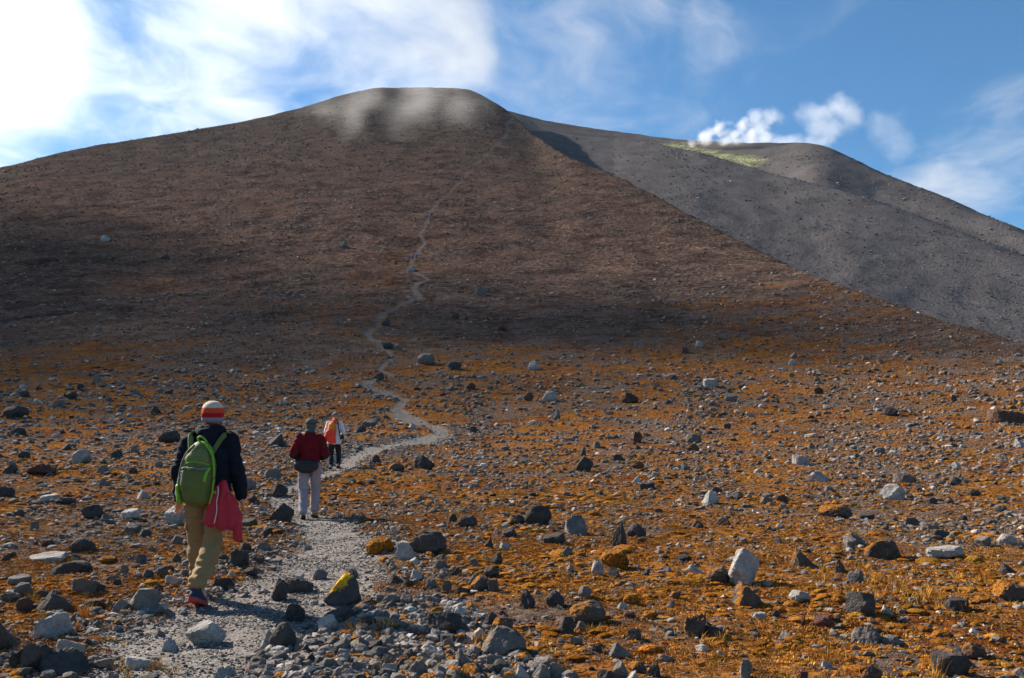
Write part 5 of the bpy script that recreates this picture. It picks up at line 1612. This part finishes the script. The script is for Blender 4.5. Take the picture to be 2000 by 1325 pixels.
# ---- middle hiker ---------------------------------------------------------------------------------
def middle_hiker():
    hd = R(-9)
    rear, front = (-.06, -.17), (.10, .22)
    pt = at(592, 1009)
    dz = ground_under(pt, rear, front, hd)
    J = dict(head=(0, .05, 1.60), neck=(0, .0, 1.46), chest=(0, 0, 1.28), pelvis=(.01, 0, .93),
             sh_l=(-.170, 0, 1.385), el_l=(-.262, -.09, 1.12), wr_l=(-.20, .16, 1.04), sh_r=(.170, 0, 1.385), el_r=(.262, -.08, 1.12), wr_r=(.20, .17, 1.04),
             palm_l=(0, 0, 1), palm_r=(0, 0, 1),
             hip_l=(-.085, 0, .90), kn_l=(-.09, .03, .50), an_l=(-.06, -.19, .10), toe_l=(-.02, .14, -.04),
             hip_r=(.10, 0, .90), kn_r=(.115, .17, .51 + dz), an_r=(.10, .20, .10 + dz), toe_r=(.03, .14, -.02))
    o = person_body(J, .0075, 'person in dark red fleece and pale lilac trousers, second of the three hikers')
    redf = simple_mat('dark_red_fleece', (.125, .008, .013), .95, .12, 220, .25, .5)
    green = simple_mat('dark_green_fleece', (.018, .030, .027), .95, .12, 220, .3, .5)
    lilac = simple_mat('lilac_cotton', (.27, .232, .262), .9, .15, 260, .15, .3)
    j = lambda k: np.array(J[k])
    jk = [[(j('pelvis') + (0, 0, .03), (.182, .142, .05)), (j('chest') * .4 + j('pelvis') * .6, (.190, .145, .1)), (j('chest'), (.195, .145, .12))],
          [(j('chest'), (.19, .14, .12)), (j('chest') + (0, 0, .11), (.145, .105, .05)), (j('neck'), (.075, .075, .05))]]
    for s in 'lr':
        jk += [[(j('chest') + (0, 0, .1), (.1, .10, .07)), (j('sh_' + s), (.068, .08, .062))], [(j('sh_' + s), .074), (j('el_' + s), .070)]]
    jac = grown('fleece', jk, .011, 5, redf, cloth(23, .014, 5, 5, 8, .005), o)
    for s in 'lr':
        grown('sleeve', [[(j('el_' + s) * 1.0 + (0, .02, -.02), .080), (j('el_' + s) * .5 + j('wr_' + s) * .5, .068)], [(j('el_' + s) * .5 + j('wr_' + s) * .5, .068), (j('wr_' + s), .052)]], .010, 5, green, cloth(24, .007, 8, 8, 8, .002), jac)
    tube('zip', [(0, -.075, 1.50), (0, -.10, 1.44), (.0, -.145, 1.36)], .006, green, jac)
    tr = [[(j('pelvis') + (0, 0, .05), (.172, .132, .05)), (j('pelvis') + (0, -.01, -.05), (.168, .14, .07))]]
    for s in 'lr':
        hip, kn, an = j('hip_' + s), j('kn_' + s), j('an_' + s)
        tr += [[(hip + (0, 0, .02), (.094, .12, .09)), (hip * .5 + kn * .5, (.086, .096, .1)), (kn, .072)], [(kn, .073), (kn * .5 + an * .5, .070), (an + (0, 0, .02), (.064, .072, .03))]]
    grown('trousers', tr, .010, 4, lilac, cloth(28, .016, 6, 6, 5, .005), o)
    tan = simple_mat('tan_suede', (.25, .17, .10), .85, .2, 200, .2, .4)
    dark = simple_mat('dark_rubber', (.03, .026, .024), .8, .2, 100, .2, .3)
    for s in 'lr':
        shoe(o, J['an_' + s], J['toe_' + s], tan, dark, dark)
    cap = simple_mat('grey_green_cloth', (.070, .088, .082), .9, .15, 220, .25, .4)
    hh = j('head')
    hat = grown('hooded_cap', [[(hh + (0, -.012, .045), (.090, .106, .075)), (hh + (0, .0, .02), (.092, .10, .05))], [(hh + (0, -.03, .0), (.090, .080, .06)), (hh + (0, -.045, -.09), (.082, .062, .05))], [(hh + (0, -.045, -.09), (.082, .062, .05)), (j('neck') + (0, -.02, .03), (.085, .08, .03))]],
                .009, 4, cap, cloth(29, .006, 8, 8, 12, .002), o)
    tube('cap_band', [(-.088, -.02, 1.625), (-.06, -.098, 1.625), (0, -.122, 1.625), (.06, -.098, 1.625), (.088, -.02, 1.625)], .010, green, hat, 8, .5)
    place(o, rear, pt, hd, 1.05)
    return o, J


hiker2, J2 = middle_hiker()


def waist_pouch(o):
    black = simple_mat('black_nylon', (.009, .009, .011), .55, .4, 260, .3, .4)
    r = grown('waist_pouch', [[((-.115, .01, -.05), (.05, .04, .06)), ((.105, .01, -.05), (.05, .04, .06)), ((0, -.045, -.05), (.11, .045, .07))], [((0, -.04, -.10), (.11, .05, .04)), ((0, -.04, -.04), (.12, .05, .04))]], .009, 5, black, cloth(31, .006, 8, 8, 8, .002))
    tube('belt', [(-.16, .02, -.01), (-.195, .12, .0), (-.13, .26, .0), (0, .30, .0), (.15, .26, .0), (.235, .12, .0), (.16, .02, -.01)], .022, black, r, 8, .25, (0, 0, 1))
    tube('flap', [(-.12, -.075, -.02), (0, -.103, -.012), (.12, -.075, -.02)], .010, simple_mat('charcoal_trim', (.03, .03, .034), .6, .4, 100, .1, .1), r, 8, .5)
    r.scale = (1.3, 1.15, 1.45)
    return thing_at(r, o, (-.035, -.155, .975), 'waist_pouch', 'black waist pouch worn on the back of the middle hiker\'s hips', 'bag')


waist_pouch(hiker2)


# ---- farthest of the three ------------------------------------------------------------------------
def third_hiker():
    hd = R(-3)
    rear, front = (-.05, -.18), (.11, .20)
    pt = at(646, 915)
    dz = ground_under(pt, rear, front, hd)
    J = dict(head=(0, .05, 1.54), neck=(0, .0, 1.40), chest=(0, 0, 1.22), pelvis=(0, 0, .89),
             sh_l=(-.175, 0, 1.34), el_l=(-.235, -.06, 1.08), wr_l=(-.16, .15, .98), sh_r=(.175, 0, 1.34), el_r=(.275, -.05, 1.08), wr_r=(.20, .16, 1.02), palm_l=(0, 0, 1), palm_r=(0, 0, 1),
             hip_l=(-.085, 0, .86), kn_l=(-.08, .02, .48), an_l=(-.05, -.20, .10), toe_l=(0, .14, -.04),
             hip_r=(.085, 0, .86), kn_r=(.11, .15, .49 + dz), an_r=(.11, .18, .09 + dz), toe_r=(.02, .14, -.02))
    o = person_body(J, .009, 'person in a long white shirt and dark trousers, farthest of the three hikers')
    white = simple_mat('white_shirt', (.60, .56, .62), .85, .2, 200, .12, .3)
    dark = simple_mat('dark_denim', (.016, .020, .025), .9, .15, 260, .25, .3)
    j = lambda k: np.array(J[k])
    jk = [[(j('pelvis') + (0, 0, -.13), (.20, .16, .03)), (j('pelvis') + (0, 0, .05), (.175, .14, .08)), (j('chest') * .4 + j('pelvis') * .6, (.165, .13, .1))], [(j('chest') * .4 + j('pelvis') * .6, (.165, .13, .1)), (j('chest'), (.195, .135, .12))],
          [(j('chest'), (.19, .13, .12)), (j('chest') + (0, 0, .1), (.155, .1, .06)), (j('neck'), (.07, .07, .03))]]
    for s in 'lr':
        jk += [[(j('chest') + (0, 0, .09), (.1, .09, .07)), (j('sh_' + s), .072)], [(j('sh_' + s), .074), (j('el_' + s), .064)], [(j('el_' + s), .064), (j('wr_' + s), .046)]]
    grown('long_shirt', jk, .012, 5, white, cloth(41, .008, 7, 7, 6, .003), o)
    tr = [[(j('pelvis'), (.165, .125, .06))]]
    for s in 'lr':
        hip, kn, an = j('hip_' + s), j('kn_' + s), j('an_' + s)
        tr += [[(hip, .10), (kn, .076)], [(kn, .076), (an + (0, 0, .04), .066)]]
    grown('trousers', tr, .012, 4, dark, cloth(42, .007, 8, 8, 7), o)
    tan = simple_mat('tan_leather', (.30, .19, .12), .85, .2, 200, .2, .4)
    for s in 'lr':
        shoe(o, J['an_' + s], J['toe_' + s], tan, dark, tan)
    hh = j('head')
    hat = simple_mat('grey_patterned_knit', (.16, .155, .165), .95, .1, 60, .6, .5)
    grown('knit_hat', [[(hh + (0, -.012, .055), (.094, .108, .07)), (hh + (0, -.01, .02), (.095, .105, .03))], [(hh + (0, -.01, .11), (.05, .055, .03)), (hh + (0, -.01, .06), (.09, .10, .05))]], .010, 3, hat, cloth(44, .006, 9, 9, 9), o)
    orange = simple_mat('orange_scarf', (.50, .10, .02), .9, .1, 200, .2, .4)
    grown('scarf', [[(j('neck') + (0, -.01, .02), (.085, .09, .03)), (hh + (0, 0, -.075), (.075, .085, .02))], [(j('neck') + (0, -.07, -.02), (.06, .03, .05)), (j('neck') + (-.05, -.09, -.06), (.03, .02, .04))]], .010, 3, orange, cloth(45, .006, 8, 8, 12), o)
    blk = simple_mat('black_strap', (.012, .012, .014), .6, .4, 200, .2, .2)
    tube('bag_strap', [(.10, .07, 1.40), (.11, -.09, 1.37), (.13, -.15, 1.22), (.17, -.135, 1.05), (.205, -.06, .95)], .016, blk, o, 8, .4, (0, -1, .3))
    place(o, rear, pt, hd, 1.05)
    return o, J


hiker3, J3 = third_hiker()


def orange_backpack(o):
    yel = simple_mat('yellow_orange_nylon', (.62, .25, .015), .65, .3, 260, .15, .3)
    org = simple_mat('orange_nylon', (.66, .12, .015), .65, .3, 260, .15, .3)
    r = bpy.data.objects.new('backpack', None)
    C.objects.link(r)
    r['label'] = 'yellow and orange backpack carried by the farthest of the three hikers'
    r['category'] = 'backpack'
    r.location = world_of(o, (-.045, -.13, .93))
    r.rotation_euler = o.rotation_euler
    r.scale = o.scale
    grown('main_compartment', [[((0, -.05, .08), (.12, .08, .07)), ((0, -.06, .26), (.125, .09, .1)), ((0, -.045, .39), (.10, .07, .05))]], .011, 5, org, cloth(51, .006, 7, 7, 7), r)
    grown('front_pocket', [[((-.01, -.12, .24), (.085, .04, .05)), ((-.01, -.11, .35), (.075, .04, .05))]], .011, 4, yel, cloth(52, .005, 7, 7, 7), r)
    tube('shoulder_strap', [(-.08, .0, .40), (-.11, .07, .455), (-.12, .14, .46), (-.12, .21, .40), (-.11, .23, .25), (-.10, .14, .08)], .024, org, r, 8, .3, (-.3, 1, .6))
    tube('shoulder_strap', [(.10, .0, .40), (.14, .07, .455), (.155, .14, .46), (.16, .21, .40), (.16, .23, .25), (.15, .14, .08)], .024, org, r, 8, .3, (.3, 1, .6))
    tube('haul_loop', [(-.03, -.02, .43), (-.02, -.03, .47), (.02, -.03, .47), (.03, -.02, .43)], .008, org, r)
    return r


pack3 = orange_backpack(hiker3)


def hung_red_jacket():
    red = simple_mat('red_orange_shell', (.75, .05, .02), .6, .3, 260, .15, .25)
    b = grown('jacket', [[((0, 0, 0), (.10, .05, .03)), ((0, -.01, -.14), (.125, .055, .06)), ((.03, 0, -.36), (.115, .05, .03))], [((-.04, 0, -.2), (.10, .05, .1)), ((-.06, 0, -.30), (.08, .045, .03))]], .011, 4, red,
              lambda co: .012 * np.sin(co[:, 0] * 55 + 2 * fbm(co[:, 0] * 5, co[:, 1] * 5, co[:, 2] * 4, 2, seed=3)))
    grown('sleeve', [[((-.10, 0, -.05), .05), ((-.165, .0, -.20), (.045, .04, .04))], [((-.165, .0, -.20), (.045, .04, .04)), ((-.185, .0, -.29), (.045, .035, .015))]], .011, 4, red, cloth(55, .007, 9, 9, 9), b)
    return b


hr = hung_red_jacket()
thing_at(hr, pack3, (-.005, -.145, .20), 'jacket', 'bright red-orange jacket hanging over the yellow and orange backpack', 'jacket')


def shoulder_bag(o):
    blk = bpy.data.materials['black_strap']
    b = grown('camera_bag', [[((0, 0, 0), (.05, .045, .05)), ((0, 0, -.06), (.055, .05, .04))]], .010, 3, blk, cloth(57, .004, 8, 8, 8))
    tube('flap', [(-.045, -.048, .02), (0, -.056, .015), (.045, -.048, .02)], .008, blk, b)
    return thing_at(b, o, (.235, -.03, .97), 'camera_bag', 'small black bag slung at the right hip of the farthest of the three hikers', 'bag')


shoulder_bag(hiker3)


# ---- walkers far up the trail ---------------------------------------------------------------------
def far_walker(px, row, label, jacket, trousers, heading, seed, group='walkers far up the trail'):
    sw = .16 * (1 if seed % 2 else -1)
    J = dict(head=(0, .04, 1.58), neck=(0, 0, 1.44), chest=(0, 0, 1.26), pelvis=(0, 0, .92),
             sh_l=(-.18, 0, 1.38), el_l=(-.25, -.04 + sw, 1.12), wr_l=(-.23, .10 + sw, .93), sh_r=(.18, 0, 1.38), el_r=(.25, -.04 - sw, 1.12), wr_r=(.23, .10 - sw, .93),
             hip_l=(-.09, 0, .88), kn_l=(-.09, .08 - sw, .49), an_l=(-.08, -1.1 * sw, .09), hip_r=(.09, 0, .88), kn_r=(.09, .08 + sw, .49), an_r=(.08, 1.1 * sw, .09))
    o = person_body(J, .022, label, group, hands=False)
    j = lambda k: np.array(J[k])
    jm = simple_mat('far_jacket', jacket, .8, .2, 30, .1, .2)
    tm = simple_mat('far_trousers', trousers, .9, .2, 30, .1, .2)
    jk = [[(j('pelvis'), (.18, .14, .06)), (j('chest'), (.20, .14, .12))], [(j('chest') + (0, 0, .1), (.16, .1, .06)), (j('neck'), .07), (j('chest'), (.19, .13, .1))]]
    tr = [[(j('pelvis'), (.165, .125, .07))]]
    for s in 'lr':
        jk += [[(j('sh_' + s), .078), (j('el_' + s), .064)], [(j('el_' + s), .064), (j('wr_' + s), .05)]]
        tr += [[(j('hip_' + s), .10), (j('kn_' + s), .075)], [(j('kn_' + s), .075), (j('an_' + s), .06)], [(j('an_' + s) + (0, -.03, -.04), .045), (j('an_' + s) + (0, .13, -.05), .038)]]
    grown('jacket', jk, .03, 3, jm, None, o)
    grown('trousers', tr, .03, 2, tm, None, o)
    grown('hat', [[(j('head') + (0, -.01, .05), (.095, .11, .07)), (j('head') + (0, -.01, .02), .09)]], .03, 2, jm, None, o)
    p = at(px, row)
    o.rotation_euler = (0, 0, -heading)
    o.location = (p[0], p[1], float(height(p[:1], p[1:2])[0]))
    return o


far_walker(806, 509, 'tiny far walker in a blue jacket on the trail just above the tan rock', (.05, .10, .34), (.03, .035, .06), .1, 1)
far_walker(813, 506, 'tiny far walker in a pale blue jacket beside the blue-clad one above the tan rock', (.20, .28, .46), (.03, .035, .06), .1, 2)
far_walker(834, 428, 'tiny far walker in violet on the trail halfway up the flank', (.11, .07, .30), (.03, .03, .05), .2, 3)
far_walker(843, 425, 'tiny far walker in dark blue, right one of the pair halfway up the flank', (.035, .05, .22), (.03, .03, .05), .2, 4)
far_walker(859, 399, 'tiny far walker in magenta on the trail above the pair halfway up', (.22, .04, .18), (.03, .03, .04), .4, 5)
far_walker(905, 351, 'tiny far walker in purple, highest on the trail below the steep bend', (.12, .07, .26), (.03, .03, .05), .6, 6)


# ---------------------------------------------------------------- air: haze, summit mist, steam and a passing cloud
def haze_box():
    bm = bmesh.new()
    bmesh.ops.create_cube(bm, size=1.0)
    bmesh.ops.scale(bm, vec=(9000, 9000, 460), verts=bm.verts)
    bmesh.ops.translate(bm, vec=(0, 0, 460 / 2 - 95), verts=bm.verts)
    me = bpy.data.meshes.new('haze')
    bm.to_mesh(me); bm.free()
    m = bpy.data.materials.new('haze')
    m.use_nodes = True
    g = NT(m.node_tree)
    pv = g.n('ShaderNodeVolumePrincipled', ins={'Color': (.80, .88, 1.0), 'Density': HAZE, 'Anisotropy': .25})
    g.t.links.new(pv.outputs[0], g.n('ShaderNodeOutputMaterial').inputs['Volume'])
    me.materials.append(m)
    o = bpy.data.objects.new('haze', me)
    C.objects.link(o)
    o['kind'] = 'stuff'
    o['label'] = 'thin bluish haze over the volcano'
    return o


def vapour(name, label, balls, density, scale, lo, hi, seed, aniso=.35, step=None, detail=3.0, warp=.8, tall=(1, 1, 1), tear=1.5, tilt=0.0, warped=True):
    """cloud of droplets: a box of volume whose density falls off from a few soft balls and is torn by noise"""
    pts = np.array([b[0] for b in balls]); rad = np.array([b[1] if np.isscalar(b[1]) else max(b[1]) for b in balls])
    ct, st_ = math.cos(tilt), math.sin(tilt)
    r3 = np.array([[b[1]] * 3 if np.isscalar(b[1]) else b[1] for b in balls], float)
    half = np.column_stack([r3[:, 0], np.hypot(r3[:, 1] * ct, r3[:, 2] * st_), np.hypot(r3[:, 1] * st_, r3[:, 2] * ct)])
    lo_, hi_ = (pts - half).min(0), (pts + half).max(0)
    turn = np.array([[1, 0, 0], [0, ct, st_], [0, -st_, ct]])
    bm = bmesh.new()
    bmesh.ops.create_cube(bm, size=1.0)
    bmesh.ops.scale(bm, vec=tuple(hi_ - lo_), verts=bm.verts)
    me = bpy.data.meshes.new(name)
    bm.to_mesh(me); bm.free()
    o = bpy.data.objects.new(name, me)
    C.objects.link(o)
    o.location = tuple((hi_ + lo_) / 2)
    m = bpy.data.materials.new(name)
    m.use_nodes = True
    g = NT(m.node_tree)
    pos = g.n('ShaderNodeNewGeometry').outputs['Position']
    warpv = g.vmath('SCALE', g.vmath('SUBTRACT', g.noise(pos, scale * .6, 1.0, .5, color=True), (.5, .5, .5)), warp / scale)
    wp = g.vmath('ADD', pos, warpv) if warped else pos
    if tilt:                                  # lean the cloud against the slope
        wp = g.n('ShaderNodeCombineXYZ', ins={k: g.vmath('DOT_PRODUCT', wp, tuple(map(float, turn[k]))) for k in range(3)}).outputs[0]
    f = None
    for c, r in balls:
        rr3 = np.array([r, r, r] if np.isscalar(r) else r, float)
        d = g.vmath('LENGTH', g.vmath('DIVIDE', g.vmath('SUBTRACT', wp, tuple(map(float, turn @ np.array(c)))), tuple(map(float, rr3 * .92))))
        q = g.math('SUBTRACT', 1.0, d, clamp=True)
        f = q if f is None else g.math('MAXIMUM', f, q)
    n = g.noise(g.vmath('MULTIPLY', g.vmath('ADD', wp if tilt else pos, (seed * 13.7, seed * 7.1, 0)), tall), scale, detail, .6)
    dens = g.sstep(g.math('ADD', f, g.math('MULTIPLY', g.math('SUBTRACT', n, .5), tear)), lo, hi)
    dens = g.math('MULTIPLY', g.math('MULTIPLY', dens, g.sstep(f, 0.0, .12)), density)
    pv = g.n('ShaderNodeVolumePrincipled', ins={'Color': (.985, .985, .99), 'Density': dens, 'Anisotropy': aniso})
    g.t.links.new(pv.outputs[0], g.n('ShaderNodeOutputMaterial').inputs['Volume'])
    me.materials.append(m)
    if step:
        o.cycles.use_camera_cull = False
    m.cycles.volume_step_rate = step or 1.0
    o['kind'] = 'stuff'
    o['label'] = label
    return o


def along(px, row, dist):
    d = pix_dir(px, row)
    return np.array([0, 0, EYE]) + d * dist / math.hypot(d[0], d[1])


HAZE = 0.00002
haze_box()
vents = at(1345, 287)
vd = math.hypot(vents[0], vents[1])
vapour('steam', 'bright white steam billowing from the sulphur vents on the grey ridge',
       [(along(1356, 282, vd - 8), (9, 8, 6)), (along(1380, 268, vd - 12), (15, 12, 10)), (along(1403, 257, vd - 14), (15, 12, 14)), (along(1428, 262, vd - 14), (17, 12, 11)), (along(1449, 248, vd - 14), (14, 11, 15)), (along(1468, 266, vd - 10), (22, 14, 11)), (along(1420, 276, vd - 10), (22, 12, 8))],
       .13, .11, .36, 1.05, 1, .3, step=.5, detail=4.0, tear=1.9)
vapour('steam', 'first torn steam puff drifting right of the vents', [(along(1490, 245, vd + 18), (16, 11, 14)), (along(1510, 230, vd + 18), (13, 11, 12)), (along(1474, 230, vd + 18), (11, 10, 11)), (along(1497, 265, vd + 20), (14, 11, 11))], .075, .09, .25, .95, 2, .3, step=.6, detail=3.0)
vapour('steam', 'larger thin steam puff farther right in the blue sky', [(along(1598, 222, vd + 25), (28, 16, 17)), (along(1640, 208, vd + 25), (26, 16, 16)), (along(1660, 225, vd + 25), (18, 14, 19)), (along(1610, 245, vd + 25), (26, 15, 15))], .040, .07, .25, 1.0, 3, .3, step=.6, detail=3.0)
vapour('steam', 'faintest steam puff at the far right over the ridge', [(along(1730, 250, vd + 30), (26, 16, 20)), (along(1752, 285, vd + 30), (24, 16, 24)), (along(1712, 240, vd + 30), (20, 14, 14))], .016, .06, .2, 1.0, 4, .3)
vapour('steam', 'low veil of steam lying on the dome behind the vents', [(along(1500, 282, vd + 40), (30, 16, 11)), (along(1550, 280, vd + 55), (32, 16, 10)), (along(1590, 277, vd + 60), (26, 14, 9)), (along(1460, 290, vd + 15), (20, 14, 10))], .040, .08, .2, .95, 5, .3)
# mist dragged over the summit
def over_slope(px, row, size):
    return at(px, max(row, 178)) + np.array([0, -2, 7.0]), size


vapour('mist', 'wisps of white mist trailing down over the flat summit',
       [(along(840, 150, 625), (75, 34, 26)), (along(760, 160, 620), (50, 30, 20))] + [over_slope(*q) for q in ((820, 225, (25, 150, 17)), (815, 182, (85, 55, 18)), (705, 215, (26, 85, 15)), (690, 268, (10, 55, 12)), (620, 236, (20, 45, 13)), (915, 235, (22, 80, 14)))],
       .0032, .045, .0, 1.25, 6, .35, step=.6, detail=4.0, warp=.9, tall=(1.2, .45, 1), tear=1.6, tilt=math.atan(.56))
# the low cloud whose shadow lies across the foot of the volcano
def shadow_spot(px, row, up):
    p = at(px, row)
    return p + np.array(SUN_DIR) * up


vapour('cloud', 'low white cloud drifting left of the volcano between it and the sun',
       [(shadow_spot(60, 640, 400), (84, 80, 38)), (shadow_spot(330, 635, 400), (84, 74, 38)), (shadow_spot(600, 615, 400), (70, 56, 30)), (shadow_spot(900, 615, 400), (66, 50, 17)), (shadow_spot(1250, 615, 400), (66, 50, 15)), (shadow_spot(-300, 640, 400), (80, 70, 34)), (shadow_spot(1600, 640, 400), (55, 40, 13)),
        (shadow_spot(-200, 510, 400), (100, 95, 30)), (shadow_spot(80, 540, 400), (85, 70, 28))],
       .033, .017, .08, .95, 7, .5, step=2.5, detail=3.0, warped=False, tear=1.9)
